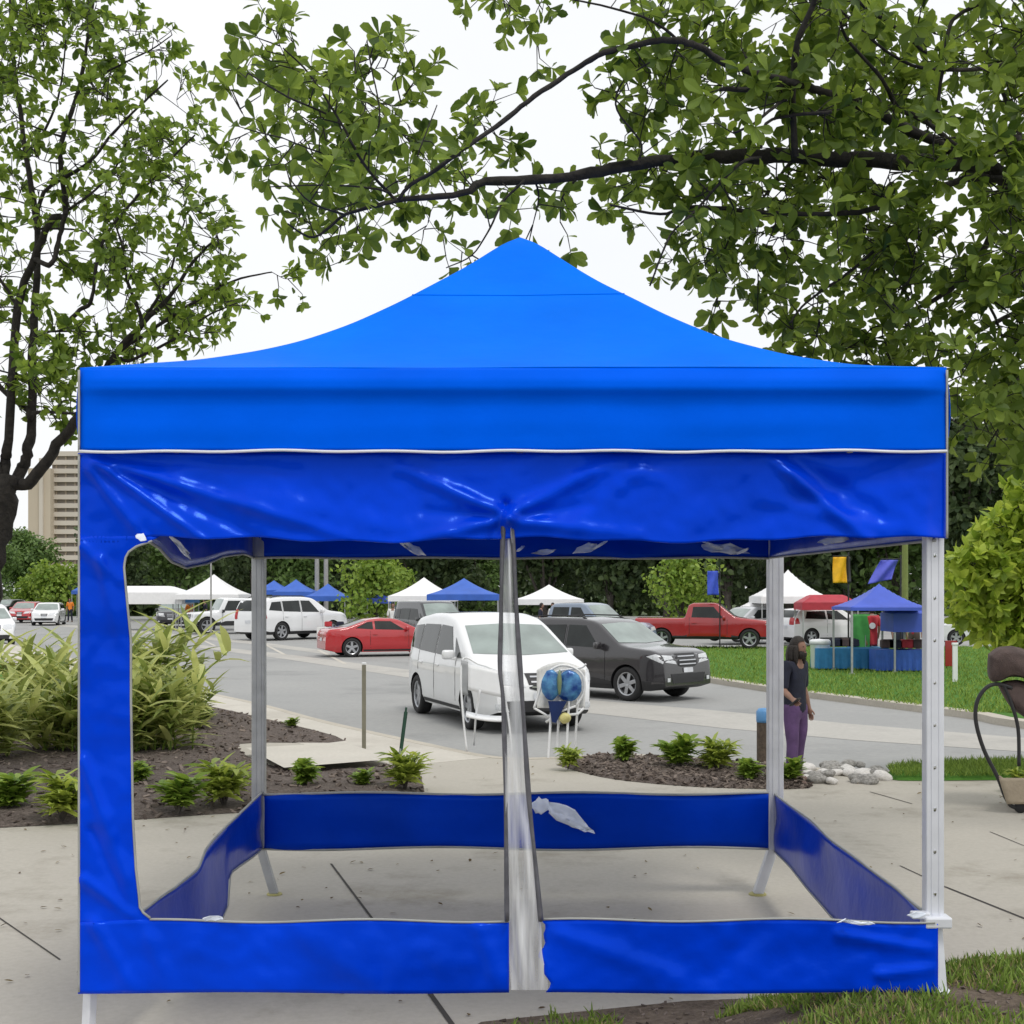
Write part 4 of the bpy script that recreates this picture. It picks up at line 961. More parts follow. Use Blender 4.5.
# ------------------------------------------------------------------ vehicles
def lerp_tab(tab, x):
    if x <= tab[0][0]: return tab[0][1]
    for (a, b), (c, d) in zip(tab, tab[1:]):
        if x <= c: return b+(d-b)*(x-a)/(c-a) if c > a else d
    return tab[-1][1]
def make_car(name, label, cat, loc, rz, sp, group=None):
    """sp: prof [(x,z)] rear to front, W, belt, zb, wheels (xr, xf, R), paint, side windows, screen heights, details"""
    root = thing(name, label, cat, loc, rz, group)
    prof = sp['prof']; W = sp['W']; belt = sp['belt']; zb = sp.get('zb', .24); xr, xf, Rw = sp['wheels']
    x0, x1 = prof[0][0], prof[-1][0]; tumble = sp.get('tumble', .80); endr = sp.get('taper', .16)
    top = lambda x: lerp_tab(prof, x)
    xs = sorted(set([x0+(x1-x0)*i/64 for i in range(65)]+[p[0] for p in prof]+[x0+.03*k for k in range(1, 8)]+[x1-.03*k for k in range(1, 8)]))
    xs = [x for i, x in enumerate(xs) if i == 0 or x-xs[i-1] > .004]
    zr = max(p[1] for p in prof)
    def hw(x, z):
        e = min(x1-x, x-x0); t = max(0, min(1, e/.75)); pl = 1-endr*(1-t)**2.4
        if z < .38: s_ = .935+.065*max(0, (z-zb))/(.38-zb)
        elif z < belt-.12: s_ = 1.0
        elif z < belt: s_ = 1-.028*(z-belt+.12)/.12
        else: s_ = .972-(.972-tumble)*((z-belt)/(zr-belt))**1.15
        return W/2*pl*s_
    def ztop(x):
        e = sp.get('soft', .05); return (top(x-e)+2*top(x)+top(x+e))/4 if x0+e < x < x1-e else top(x)
    bm = bmesh.new(); rings = []
    for x in xs:
        zt = max(ztop(x), zb+.22); zl = zb+.10*max(0, 1-min(x1-x, x-x0)/.35); r = min(.10, (zt-zl)*.3); half = []
        for k in range(12):
            z = zl+(zt-r-zl)*k/11; half.append((hw(x, z), z))
        wt = hw(x, zt-r)
        for a in (25, 50, 72): half.append((wt-r*1.0*(1-math.cos(R(a))), zt-r+r*math.sin(R(a))))
        wi = wt-r
        for k, f_ in enumerate((.92, .6, .3)): half.append((wi*f_, zt+.022*(1-f_*f_)))
        rings.append([bm.verts.new((x, -y, z)) for y, z in half]+[bm.verts.new((x, 0, zt+.022))]+[bm.verts.new((x, y, z)) for y, z in half[::-1]])
    for i in range(len(rings)-1):
        n = len(rings[0])
        for k in range(n): bm.faces.new((rings[i][k], rings[i][(k+1) % n], rings[i+1][(k+1) % n], rings[i+1][k]))
    bm.faces.new(rings[0][::-1]); bm.faces.new(rings[-1]); bmesh.ops.recalc_face_normals(bm, faces=bm.faces)
    body = obj('body', bm, [M[sp['paint']], M['black']], root)
    # wheel arches cut out of the body
    cb2 = bmesh.new(); Ra = Rw*1.13
    for xw in (xr, xf):
        for s_ in (-1, 1):
            mtx = Matrix.Translation((xw, s_*(W/2-.04), Rw)) @ Matrix.Rotation(R(90), 4, 'X')
            bmesh.ops.create_cone(cb2, cap_ends=True, segments=28, radius1=Ra, radius2=Ra, depth=.52, matrix=mtx)
    cut = obj('wheel_arch', cb2, None); md = body.modifiers.new('cut', 'BOOLEAN'); md.operation = 'DIFFERENCE'; md.object = cut; md.solver = 'EXACT'
    cut.parent = root
    bpy.context.view_layer.update(); dg = bpy.context.evaluated_depsgraph_get(); me = bpy.data.meshes.new_from_object(body.evaluated_get(dg)); body.modifiers.clear(); body.data = me
    bpy.data.objects.remove(cut)
    me.materials.clear(); me.materials.append(M[sp['paint']]); me.materials.append(M['black'])
    for p in me.polygons:
        c = p.center; inside = any((c.x-xw)**2+(c.z-Rw)**2 < (Ra*1.004)**2 for xw in (xr, xf)) and abs(c.y) < W/2*.985 and (abs(p.normal.y) > .9 or abs(c.y) < W/2*.96) 
        low = c.z < sp.get('clad', .30) 
        p.material_index = 1 if inside or low or p.normal.z < -.9 else 0; p.use_smooth = True
    try: me.set_sharp_from_angle(angle=R(32))
    except Exception: pass
    bt = bmesh.new(); bt.from_mesh(me); bvh = BVHTree.FromBMesh(bt); bt.free()
    def cast(view, a, b):
        if view == 'L': o_, d = Vector((a, 4, b)), Vector((0,-1,0))
        elif view == 'R': o_, d = Vector((a, -4, b)), Vector((0,1,0))
        elif view == 'F': o_, d = Vector((6, a, b)), Vector((-1,0,0))
        elif view == 'B': o_, d = Vector((-6, a, b)), Vector((1,0,0))
        else: o_, d = Vector((a, b, 5)), Vector((0,0,-1))
        h = bvh.ray_cast(o_, d)
        return (h[0]+h[1]*.0 if h[0] else None), (h[1] if h[0] else -d)
    def panel(nm, view, pts, m, off=.007, par=None, sub=3):
        n = len(pts); cx = sum(p[0] for p in pts)/n; cy = sum(p[1] for p in pts)/n; per = []
        for i in range(n):
            a, b = pts[i], pts[(i+1) % n]
            for k in range(sub): per.append((a[0]+(b[0]-a[0])*k/sub, a[1]+(b[1]-a[1])*k/sub))
        pb = bmesh.new(); dirs = {'L': Vector((0,1,0)), 'R': Vector((0,-1,0)), 'F': Vector((1,0,0)), 'B': Vector((-1,0,0)), 'T': Vector((0,0,1))}[view]
        def mk(a, b):
            h, nr = cast(view, a, b)
            if h is None: return None
            return pb.verts.new(h+(nr*.5+dirs*.5).normalized()*off)
        c0 = mk(cx, cy)
        if c0 is None: pb.free(); return None
        prev = None
        for s_ in (.35, .7, 1.0):
            cur = [mk(cx+(p[0]-cx)*s_, cy+(p[1]-cy)*s_) for p in per]; q = len(cur)
            for k in range(q):
                k2 = (k+1) % q
                f = (c0, cur[k], cur[k2]) if prev is None else (prev[k], cur[k], cur[k2], prev[k2])
                if all(f): 
                    try: pb.faces.new(f)
                    except Exception: pass
            prev = cur
        return obj(nm, pb, m, par or root, smooth=True)
    def rrect(a0, b0, a1, b1, r):
        return [(a0+r, b0), (a1-r, b0), (a1, b0+r), (a1, b1-r), (a1-r, b1), (a0+r, b1), (a0, b1-r), (a0, b0+r)]
    # glass
    for side in ('L', 'R'):
        for q in sp['side_win']: panel('side_window', side, q, M['glass_dark'])
    zc, zt_ = sp['screen']; wb, wt_ = W/2*.86, W/2*(tumble-.06)
    if sp.get('fscreen', True): panel('windshield', 'F', [(-wb, zc), (0, zc-.03), (wb, zc), (wt_, zt_), (0, zt_+.03), (-wt_, zt_)], M['glass_sky_reflection'], sub=4)
    zc2, zt2 = sp.get('rear_screen', (belt+.08, zr-.14))
    panel('rear_window', 'B', [(-wb*.93, zc2), (wb*.93, zc2), (wt_*.95, zt2), (-wt_*.95, zt2)], M['glass_dark'], sub=4)
    # lamps, grille, bumpers, plates
    hz0, hz1 = sp['head']; yo = W/2*(1-endr)-.03; yi = yo-sp.get('headw', .42)
    gz0, gz1 = sp.get('grille', (hz0-.05, hz1-.04))
    for s_ in (1, -1):
        if sp.get('round_lamps'):
            c_ = (s_*(yo-.16), (hz0+hz1)/2); rr = (hz1-hz0)/2
            pts = [(c_[0]+rr*math.cos(k*.6283), c_[1]+rr*math.sin(k*.6283)) for k in range(10)]
        else: pts = [(s_*yi, hz0), (s_*(yo-.02), hz0+.05), (s_*yo, hz1), (s_*(yi+.10), hz1-.02)]
        panel('headlight', 'F', pts, M['lamp_clear'])
        lw = sp.get('tailw', .17); tz0, tz1 = sp['tail']
        panel('taillight', 'B', rrect(min(s_*yo, s_*(yo-lw)), tz0, max(s_*yo, s_*(yo-lw)), tz1, .03), M['lamp_red'])
        sd = 'L' if s_ > 0 else 'R'
        panel('taillight', sd, [(x0+.03, tz0+.03), (x0+.22, tz0+.05), (x0+.17, tz1-.02), (x0+.05, tz1)], M['lamp_red'])
        panel('headlight', sd, [(x1-.42, hz1-.03), (x1-.05, hz0+.02), (x1-.04, hz1-.03), (x1-.22, hz1+.02)], M['lamp_clear'])
    g = panel('grille', 'F', [(-yi+.06, gz0+.03), (-yi+.16, gz0), (yi-.16, gz0), (yi-.06, gz0+.03), (yi-.03, gz1), (-yi+.03, gz1)], M['black'])
    if g:
        for k in range(3): 
            zz = gz0+(gz1-gz0)*(k+.7)/3.4; panel('grille_bar', 'F', [(-yi+.1, zz-.012), (yi-.1, zz-.012), (yi-.1, zz+.012), (-yi+.1, zz+.012)], M['chrome'], off=.014, par=g)
    bz0 = sp.get('intake', (.34, .50)); panel('air_intake', 'F', [(-.55, bz0[0]), (.55, bz0[0]), (.62, bz0[1]), (-.62, bz0[1])], M['black'])
    panel('number_plate', 'F', rrect(-.17, bz0[1]+.02, .17, bz0[1]+.12, .01), M['plate'], off=.016); panel('number_plate', 'B', rrect(-.16, sp['tail'][0]-.16, .16, sp['tail'][0]-.04, .01), M['plate'], off=.014)
    for s_ in (1, -1):
        panel('fog_lamp', 'F', [(s_*.66, bz0[0]+.04), (s_*.76, bz0[0]+.04), (s_*.76, bz0[0]+.12), (s_*.66, bz0[0]+.12)], M['lamp_clear'], off=.012)
    # doors: shut lines, handles, mirrors
    for side, s_ in (('L', 1), ('R', -1)):
        for xd, zd0, zd1 in sp['shuts']: panel('door_seam', side, [(xd-.007, zd0), (xd+.007, zd0), (xd+.007, zd1), (xd-.007, zd1)], M['seam'], off=.004)
        for xh in sp['handles']:
            h_, n_ = cast(side, xh, belt-.14); hb = bmesh.new(); bm_box(hb, h_+Vector((0, s_*.018, 0)), (.17, .03, .03), bevel=.008); obj('door_handle', hb, M[sp.get('handle', sp['paint'])], root)
        xm, zm = sp['mirror']; h_, n_ = cast(side, xm, belt-.02)
        mb_ = bmesh.new(); bm_box(mb_, h_+Vector((-.02, s_*.12, .09)), (.11, .20, .15), bevel=.035); bm_box(mb_, h_+Vector((0, s_*.03, .03)), (.06, .10, .05), bevel=.01); obj('wing_mirror', mb_, M[sp.get('mirror_m', sp['paint'])], root, smooth=True)
        panel('sill_trim', side, [(xr+Ra+.03, zb+.03), (xf-Ra-.03, zb+.03), (xf-Ra-.03, zb+.09), (xr+Ra+.03, zb+.09)], M['black'], off=.006, sub=6)
        if sp.get('rails'):
            xa, xb = sp['rails']; rb = bmesh.new(); pts = []
            for k in range(13):
                x = xa+(xb-xa)*k/12; h_, n_ = cast('T', x, s_*W/2*(tumble-.10)); pts.append(h_+Vector((0,0,.045 if 0 < k < 12 else -.005)))
            bm_tube(rb, pts, .018, 6); obj('roof_rail', rb, M['black'], root, smooth=True)
    # wheels
    for xw in (xr, xf):
        for s_ in (1, -1):
            wb_ = bmesh.new(); yo_ = s_*(W/2-.005); th = .21
            rimb = bmesh.new(); bm_lathe(rimb, [(0, -s_*.045), (.05, -s_*.04), (.06, -s_*.06)], (xw, yo_, Rw), 'Y', 16, cap=False)
            bm_lathe(rimb, [(Rw*.60, -s_*.10), (Rw*.62, -s_*.035), (Rw*.69, -s_*.02), (Rw*.70, -s_*.03)], (xw, yo_, Rw), 'Y', 28, cap=False)
            for k in range(sp.get('spokes', 5)):
                a = k*2*math.pi/sp.get('spokes', 5)+.3; q = Matrix.Rotation(-a, 3, 'Y')
                bm_box(rimb, Vector((xw, yo_-s_*.058, Rw))+q @ Vector((Rw*.35, 0, 0)), (Rw*.60, .025, .085), rot=q, bevel=.008)
            whl = obj('wheel', rimb, M['rim'], root)
            hb_ = bmesh.new(); bm_lathe(hb_, [(0, -s_*.10), (Rw*.62, -s_*.10)], (xw, yo_, Rw), 'Y', 20, cap=False); obj('brake_shield', hb_, M['black'], whl)
            bm_lathe(wb_, [(Rw*.68, -s_*.02), (Rw*.72, -s_*.004), (Rw*.90, 0), (Rw*.975, -s_*.02), (Rw, -s_*.05), (Rw, -s_*(th-.05)), (Rw*.95, -s_*th), (Rw*.6, -s_*th)], (xw, yo_, Rw), 'Y', 32, cap=False)
            obj('tyre', wb_, M['tyre'], whl, smooth=True)
    root['half'] = 0; del root['half']
    return root, panel, cast
def head_to(dx, dy): return math.atan2(dy, dx)
RZ = ROADZ
MINIVAN = dict(soft=.10, prof=[(-2.35,.55),(-2.34,.95),(-2.26,1.25),(-2.05,1.56),(-1.75,1.68),(-1.0,1.76),(-.2,1.76),(.30,1.69),(.58,1.58),(1.45,1.14),(1.6,1.09),(2.05,.99),(2.25,.86),(2.36,.70),(2.38,.5)], W=1.84, belt=1.06, wheels=(-1.40,1.42,.34), paint='p_white', tumble=.78,
  side_win=[[(-2.0,1.16),(-1.32,1.13),(-1.32,1.56),(-1.85,1.53)],[(-1.24,1.12),(-.36,1.10),(-.36,1.58),(-1.24,1.57)],[(-.28,1.10),(.72,1.07),(.30,1.56),(-.28,1.58)],[(.80,1.07),(1.12,1.09),(.62,1.40)]],
  screen=(1.17,1.58), head=(.70,.94), tail=(.85,1.30), shuts=[(-1.28,.42,1.55),(-.32,.36,1.56),(.86,.40,1.08)], handles=[-1.1,-.12], mirror=(.84,1.1), spokes=7, clad=.26, taper=.20, rear_screen=(1.15,1.55))
SUV = dict(prof=[(-2.36,.55),(-2.35,.98),(-2.28,1.3),(-2.12,1.60),(-1.85,1.69),(-1,1.75),(0,1.745),(.34,1.70),(.52,1.64),(1.18,1.20),(1.38,1.16),(2.0,1.10),(2.22,1.03),(2.33,.90),(2.37,.5)], W=1.90, belt=1.10, wheels=(-1.38,1.42,.37), paint='p_grey', tumble=.79,
  side_win=[[(-2.02,1.22),(-1.36,1.18),(-1.36,1.57),(-1.84,1.54)],[(-1.28,1.17),(-.36,1.14),(-.36,1.60),(-1.28,1.58)],[(-.28,1.14),(.66,1.12),(.20,1.59),(-.28,1.60)]],
  screen=(1.24,1.62), head=(.80,1.00), headw=.40, grille=(.74,1.02), tail=(.85,1.25), shuts=[(-1.32,.45,1.58),(-.32,.38,1.58),(.84,.42,1.12)], handles=[-1.15,-.14], mirror=(.74,1.14), spokes=6, clad=.42, taper=.13, rails=(-1.8,.1), handle='p_grey', intake=(.40,.60))
COUPE = dict(prof=[(-2.3,.5),(-2.28,.82),(-2.18,.98),(-1.75,1.02),(-1.55,1.05),(-.75,1.32),(-.3,1.37),(.15,1.35),(.35,1.31),(1.05,.98),(1.3,.94),(2.0,.83),(2.22,.70),(2.3,.5)], W=1.82, belt=.94, zb=.18, wheels=(-1.38,1.38,.34), paint='p_red', tumble=.72,
  side_win=[[(-1.25,1.02),(-.62,.98),(-.62,1.25),(-.82,1.23)],[(-.54,.98),(.55,.95),(.05,1.26),(-.54,1.27)]],
  screen=(1.02,1.28), head=(.62,.76), tail=(.72,.90), tailw=.36, shuts=[(-.72,.32,1.2),(.68,.34,.94)], handles=[-.55], mirror=(.62,.96), clad=.2, taper=.2, rear_screen=(1.07,1.30))
CAPPED = dict(prof=[(-2.75,.6),(-2.74,1.1),(-2.66,1.75),(-2.5,1.83),(-1.0,1.87),(.3,1.86),(.58,1.78),(1.2,1.25),(1.4,1.2),(2.4,1.1),(2.62,.95),(2.7,.6)], W=1.95, belt=1.16, zb=.38, wheels=(-1.7,1.72,.40), paint='p_white', tumble=.84,
  side_win=[[(-2.45,1.26),(-1.15,1.24),(-1.15,1.68),(-2.38,1.68)],[(-.85,1.22),(-.12,1.2),(-.12,1.68),(-.85,1.68)],[(-.04,1.2),(.72,1.18),(.38,1.66),(-.04,1.68)]],
  screen=(1.28,1.74), head=(.82,1.02), tail=(.9,1.25), shuts=[(-1.0,.5,1.75),(-.08,.5,1.66),(.86,.5,1.18)], handles=[-.75,.05], mirror=(.78,1.2), clad=.5, taper=.10)
PICKUP = dict(prof=[(-2.7,.6),(-2.69,1.12),(-2.66,1.16),(-.82,1.16),(-.74,1.2),(-.62,1.66),(-.45,1.74),(.35,1.75),(.55,1.70),(1.15,1.22),(1.4,1.17),(2.4,1.07),(2.62,.92),(2.7,.55)], W=1.9, belt=1.12, zb=.36, wheels=(-1.65,1.7,.38), paint='p_dred', tumble=.80, soft=.03,
  side_win=[[(-.5,1.20),(.72,1.17),(.34,1.60),(-.44,1.60)]],
  screen=(1.26,1.66), head=(.78,.96), tail=(.85,1.08), shuts=[(-.58,.5,1.2),(.86,.5,1.12)], handles=[-.4], mirror=(.76,1.15), clad=.48, taper=.08, rear_screen=(1.24,1.6))
CREW = dict(PICKUP, paint='p_blue', prof=[(-2.8,.6),(-2.79,1.14),(-2.76,1.18),(-1.25,1.18),(-1.18,1.22),(-1.08,1.74),(-.9,1.84),(.35,1.86),(.6,1.79),(1.2,1.26),(1.45,1.2),(2.5,1.1),(2.72,.95),(2.8,.55)], W=1.96,
  side_win=[[(-.98,1.24),(-.16,1.22),(-.16,1.70),(-.92,1.70)],[(-.06,1.22),(.76,1.2),(.38,1.69),(-.06,1.70)]], screen=(1.28,1.76), rear_screen=(1.27,1.68), wheels=(-1.75,1.8,.39))
OFFROAD = dict(prof=[(-1.95,.6),(-1.94,1.12),(-1.85,1.70),(-1.7,1.78),(.2,1.80),(.34,1.75),(.62,1.20),(.8,1.14),(1.75,1.08),(1.9,1.02),(1.95,.6)], W=1.72, belt=1.08, zb=.42, wheels=(-1.2,1.22,.42), paint='p_white', tumble=.86, soft=.02,
  side_win=[[(-1.7,1.2),(-.85,1.18),(-.85,1.66),(-1.62,1.66)],[(-.75,1.18),(.40,1.16),(.16,1.66),(-.75,1.66)]], screen=(1.22,1.72), head=(.80,1.02), round_lamps=True, grille=(.74,1.0), tail=(.8,1.05), shuts=[(-.8,.5,1.15),(.48,.5,1.1)], handles=[-.6], mirror=(.46,1.1), clad=.62, taper=.05, mirror_m='black')
HATCH = dict(COUPE, paint='p_white', prof=[(-2.0,.5),(-1.99,.95),(-1.9,1.2),(-1.65,1.45),(-.8,1.52),(.1,1.5),(.3,1.45),(1.0,1.03),(1.2,.99),(1.8,.85),(1.95,.7),(2.0,.5)], W=1.76, belt=.98, wheels=(-1.25,1.25,.32), tumble=.76,
  side_win=[[(-1.55,1.06),(-.55,1.03),(-.55,1.38),(-1.42,1.35)],[(-.47,1.03),(.55,1.0),(.05,1.38),(-.47,1.39)]], screen=(1.06,1.42), rear_screen=(1.1,1.4), head=(.66,.84), tail=(.8,1.1), shuts=[(-.51,.34,1.38),(.62,.36,.98)], handles=[-.4], mirror=(.58,1.0))
VAN = dict(MINIVAN, paint='p_black', W=1.95, prof=[(-2.3,.6),(-2.29,1.1),(-2.2,1.7),(-2.05,1.88),(.2,1.9),(.5,1.84),(1.2,1.2),(1.4,1.12),(2.1,1.0),(2.28,.8),(2.3,.5)], screen=(1.22,1.78))
def road_at(px, py): return G(px, py, RZ)
def place(spec, name, label, cat, px, py, deg, group=None, sc=1.0):
    """px, py: where the middle of the car meets the ground; deg: heading, 0 = to the right, -90 = to the camera"""
    r_ = make_car(name, label, cat, road_at(px, py), R(deg), spec, group)[0]; r_.scale = (sc,)*3; return r_
minivan = place(MINIVAN, 'minivan', 'white minivan on the road left of the grey car, facing the camera', 'minivan', 492, 719, -70, sc=1.10)
suv = place(SUV, 'sport_utility_car', 'dark grey family car with roof rails driving beside the white minivan', 'car', 602, 695, -43)
coupe = place(COUPE, 'coupe', 'bright red low coupe parked on the far side left of the white minivan', 'car', 384, 655.5, 20)
place(dict(SUV, paint='p_white', handle='p_white', clad=.34), 'sport_utility_car', 'white tall car with red tail lamp parked right beside the left rear canopy leg', 'car', 292, 639, 52, sc=1.17)
place(OFFROAD, 'off_road_car', 'white boxy off-road car with round headlights, left of the canopy leg', 'car', 227, 633.5, -152, sc=1.08)
place(CREW, 'crew_pickup', 'slate blue pickup truck half hidden behind the dark grey car', 'pickup', 585, 650, -38)
make_car('pickup', 'dark red old pickup truck parked on the grass across the road', 'pickup', G(706,647.5), R(-12), PICKUP)
place(HATCH, 'hatchback', 'small silver white hatchback coming down the far end of the road', 'car', 49, 625, -80)
place(dict(HATCH, paint='p_red'), 'hatchback', 'red and white small car behind the silver white hatchback at the far left', 'car', 27, 622.5, -85)
place(dict(MINIVAN, paint='p_white'), 'minivan', 'white vehicle cut off by the left picture edge beside the road', 'minivan', -14, 645, -60)
place(dict(HATCH, paint='p_black'), 'hatchback', 'dark car parked far away under the bush trees at the left', 'car', 8, 616, -100)
place(VAN, 'van', 'black van with open stall goods beside the long white tent', 'van', 176, 627, -84)
place(VAN, 'van', 'black van behind the red coupe under the white peaked tent', 'van', 432, 645, -60)
make_car('hatchback', 'white car on the lot behind the person and the white bin', 'car', G(826,643), R(20), HATCH)
make_car('hatchback', 'white car parked behind the lime tree at the right edge', 'car', G(985,645), R(170), dict(HATCH))
make_car('hatchback', 'pale silver car next to the dark red pickup, under the white tents', 'car', G(748,641), R(-150), dict(HATCH, paint='p_silver'))

# ------------------------------------------------------------------ people
def skin_mesh(verts, edges, radii, sub=2, root=0):
    me = bpy.data.meshes.new('skin'); me.from_pydata([Vector(v) for v in verts], edges, []); o = bpy.data.objects.new('skin', me); C.objects.link(o)
    md = o.modifiers.new('Skin', 'SKIN'); md.use_smooth_shade = True
    for i, r in enumerate(radii):
        sv = me.skin_vertices[0].data[i]; sv.radius = (r, r) if not hasattr(r, '__len__') else r; sv.use_root = (i == root)
    if sub: s_ = o.modifiers.new('Sub', 'SUBSURF'); s_.levels = sub; s_.render_levels = sub
    bpy.context.view_layer.update(); dg = bpy.context.evaluated_depsgraph_get(); m2 = bpy.data.meshes.new_from_object(o.evaluated_get(dg)); bpy.data.objects.remove(o); return m2
def make_person(label, loc, rz, shirt, trousers, hair='hair', beard=False, long_hair=False, hold=False, detail=True, group=None, scale=1.0, hat=None, sleeves='short'):
    """stands on z = 0 facing -Y; 1.75 m tall"""
    root = thing('person', label, 'person', loc, rz, group); root.scale = (scale,)*3
    # joints
    J = dict(pel=(0,.01,.93), sp1=(0,.015,1.06), sp2=(0,.02,1.20), ch=(0,.015,1.36), nk=(0,.005,1.48), nk2=(0,-.015,1.55))
    V = [J['pel'], J['sp1'], J['sp2'], J['ch'], J['nk'], J['nk2']]; E = [(0,1),(1,2),(2,3),(3,4),(4,5)]; Rr = [(.150,.105),(.135,.10),(.140,.105),(.150,.105),(.062,.062),(.055,.055)]
    hands = []
    for s_ in (1, -1):
        b = len(V); elb = (s_*.245,.035,1.13); wr = (s_*.26,-.03,.885)
        if hold and s_ < 0: elb = (s_*.26,.02,1.13); wr = (s_*.36,-.16,1.04)
        V += [(s_*.185,.02,1.425), (s_*.225,.03,1.29), elb, tuple((Vector(elb)+Vector(wr))/2), wr]; E += [(3,b),(b,b+1),(b+1,b+2),(b+2,b+3),(b+3,b+4)]; Rr += [.066,.053,.043,.040,.028]; hands.append((Vector(wr), (Vector(wr)-Vector(elb)).normalized(), s_, b+4))
        b = len(V); st = .03*s_
        V += [(s_*.095,.01,.86), (s_*.105,-.005,.66), (s_*.105+st*.2,.0+.02*s_,.48), (s_*.105+st*.4,.03*s_+.02,.30), (s_*.108+st*.6,.05*s_+.025,.085), (s_*.125+st*.7,.05*s_-.05,.035), (s_*.135+st*.8,.05*s_-.13,.028)]
        E += [(0,b),(b,b+1),(b+1,b+2),(b+2,b+3),(b+3,b+4),(b+4,b+5),(b+5,b+6)]; Rr += [.092,.080,.056,.052,.038,.034,.026]
    # hands: palm plus five bent fingers rooted in it
    for wr, d, s_, wi in hands:
        side = Vector((0,-1,0)); side = (side-d*side.dot(d)).normalized(); nin = d.cross(side)*1
        b = len(V); V.append(tuple(wr+d*.05)); E.append((wi, b)); Rr.append((.034,.018))
        if detail:
            for k, (o_, L_) in enumerate(((.027,.07),(.009,.08),(-.009,.075),(-.026,.06))):
                r0 = wr+d*.085+side*o_; c_ = len(V); inw = Vector((-s_,0,0))
                V += [tuple(r0), tuple(r0+d*L_*.5+inw*.006), tuple(r0+d*L_*.85+inw*.022)]; E += [(b,c_),(c_,c_+1),(c_+1,c_+2)]; Rr += [.0095,.0085,.007]
            c_ = len(V); t0 = wr+d*.03+side*.032; V += [tuple(t0), tuple(t0+d*.035+side*.018), tuple(t0+d*.06+side*.016)]; E += [(b,c_),(c_,c_+1),(c_+1,c_+2)]; Rr += [.012,.010,.008]
        else: V.append(tuple(wr+d*.13)); E.append((b, len(V)-1)); Rr.append((.024,.012))
    body = bmesh.new(); body.from_mesh(skin_mesh(V, E, Rr, 2 if detail else 1))
    hc = Vector((0,-.035,1.645)); hb = bmesh.new(); bm_sphere(hb, (0,0,0), (1,1,1), 3)
    for v in hb.verts:
        c = v.co.copy(); x, y, z = c.x*.076, c.y*.096, c.z*.118
        if z < 0: x *= 1-.30*(-z/.118)**1.5; y = y*(1-.18*(-z/.118)) - .012*(-z/.118)
        if y < 0: y *= .93
        # nose, brow, sockets
        if y < -.04:
            y -= .024*math.exp(-((x/.013)**2+((z+.022)/.018)**2)); y -= .012*math.exp(-((x/.010)**2+((z-.002)/.022)**2)); y += .008*math.exp(-(((abs(x)-.031)/.014)**2+((z-.006)/.012)**2)); y -= .006*math.exp(-((x/.022)**2+((z+.062)/.012)**2)); y -= .007*math.exp(-((x/.02)**2+((z+.10)/.014)**2))
        v.co = Vector((x, y, z))+hc
    for s_ in (1, -1): bm_sphere(hb, hc+Vector((s_*.077, .008, -.008)), (.012,.02,.032), 2)
    me_ = bpy.data.meshes.new('t'); hb.to_mesh(me_); body.from_mesh(me_); hb.free()
    obj('body', body, M['skin'], root, smooth=True, recalc=False)
    eb = bmesh.new(); 
    for s_ in (1, -1): bm_sphere(eb, hc+Vector((s_*.031,-.083,.006)), (.011,.006,.006), 2)
    obj('eyes', eb, M['eye'], root)
    mb_ = bmesh.new(); bm_sphere(mb_, hc+Vector((0,-.092,-.062)), (.024,.008,.007), 2); obj('mouth', mb_, M['lip'], root)
    # hair
    hr = bmesh.new(); bm_sphere(hr, (0,0,0), (1,1,1), 4)
    for v in list(hr.verts):
        c = v.co; k = 1+.05*noise.noise(c*5)
        v.co = Vector((c.x*.088*k, c.y*.108*k+.006, c.z*.128*k))+hc+Vector((0,.004,.006))
    kill = [v for v in hr.verts if (v.co.y-hc.y < -.045 and v.co.z-hc.z < .062) or (v.co.z-hc.z < (-.10 if not long_hair else -.13)) or (v.co.y-hc.y < .0 and v.co.z-hc.z < -.02 and not long_hair)]
    bmesh.ops.delete(hr, geom=kill, context='VERTS')
    if long_hair:
        for k in range(9):
            a = R(-20+220*k/8); p0 = hc+Vector((.078*math.cos(a), .02+.085*math.sin(a)*.9, .02)); p1 = p0+Vector((.022*math.cos(a), .03*math.sin(a), -.12)); p2 = p0+Vector((.018*math.cos(a), .03*math.sin(a), -.24))
            bm_tube(hr, smooth_poly([p0, p1, p2], 3), [.030,.036,.036,.034,.03,.024,.010], 7)
    obj('hair', hr, M[hair], root, smooth=True)
    if beard:
        bb = bmesh.new(); bm_sphere(bb, (0,0,0), (1,1,1), 3)
        for v in bb.verts: c = v.co; v.co = Vector((c.x*.070*(1+.08*noise.noise(c*6)), c.y*.07-.035, c.z*.062-.088))+hc
        bmesh.ops.delete(bb, geom=[v for v in bb.verts if v.co.z-hc.z > -.045 and abs(v.co.x) < .045 or v.co.y > hc.y+.02], context='VERTS')
        obj('beard', bb, M[hair], root, smooth=True)
    if hat:
        hb2 = bmesh.new(); bm_lathe(hb2, [(0,.115),(.06,.11),(.095,.06),(.10,.02),(.165,.005),(.165,0),(.10,0)], hc+Vector((0,.01,.03)), seg=20); obj('hat', hb2, M[hat], root, smooth=True)
    # clothes: fitted shells with their own hems
    V2 = [(0,.012,.80),(0,.015,.97),(0,.02,1.2),(0,.015,1.36),(0,.01,1.45)]; E2 = [(0,1),(1,2),(2,3),(3,4)]; R2 = [(.190,.142),(.178,.132),(.165,.125),(.172,.125),(.085,.075)]
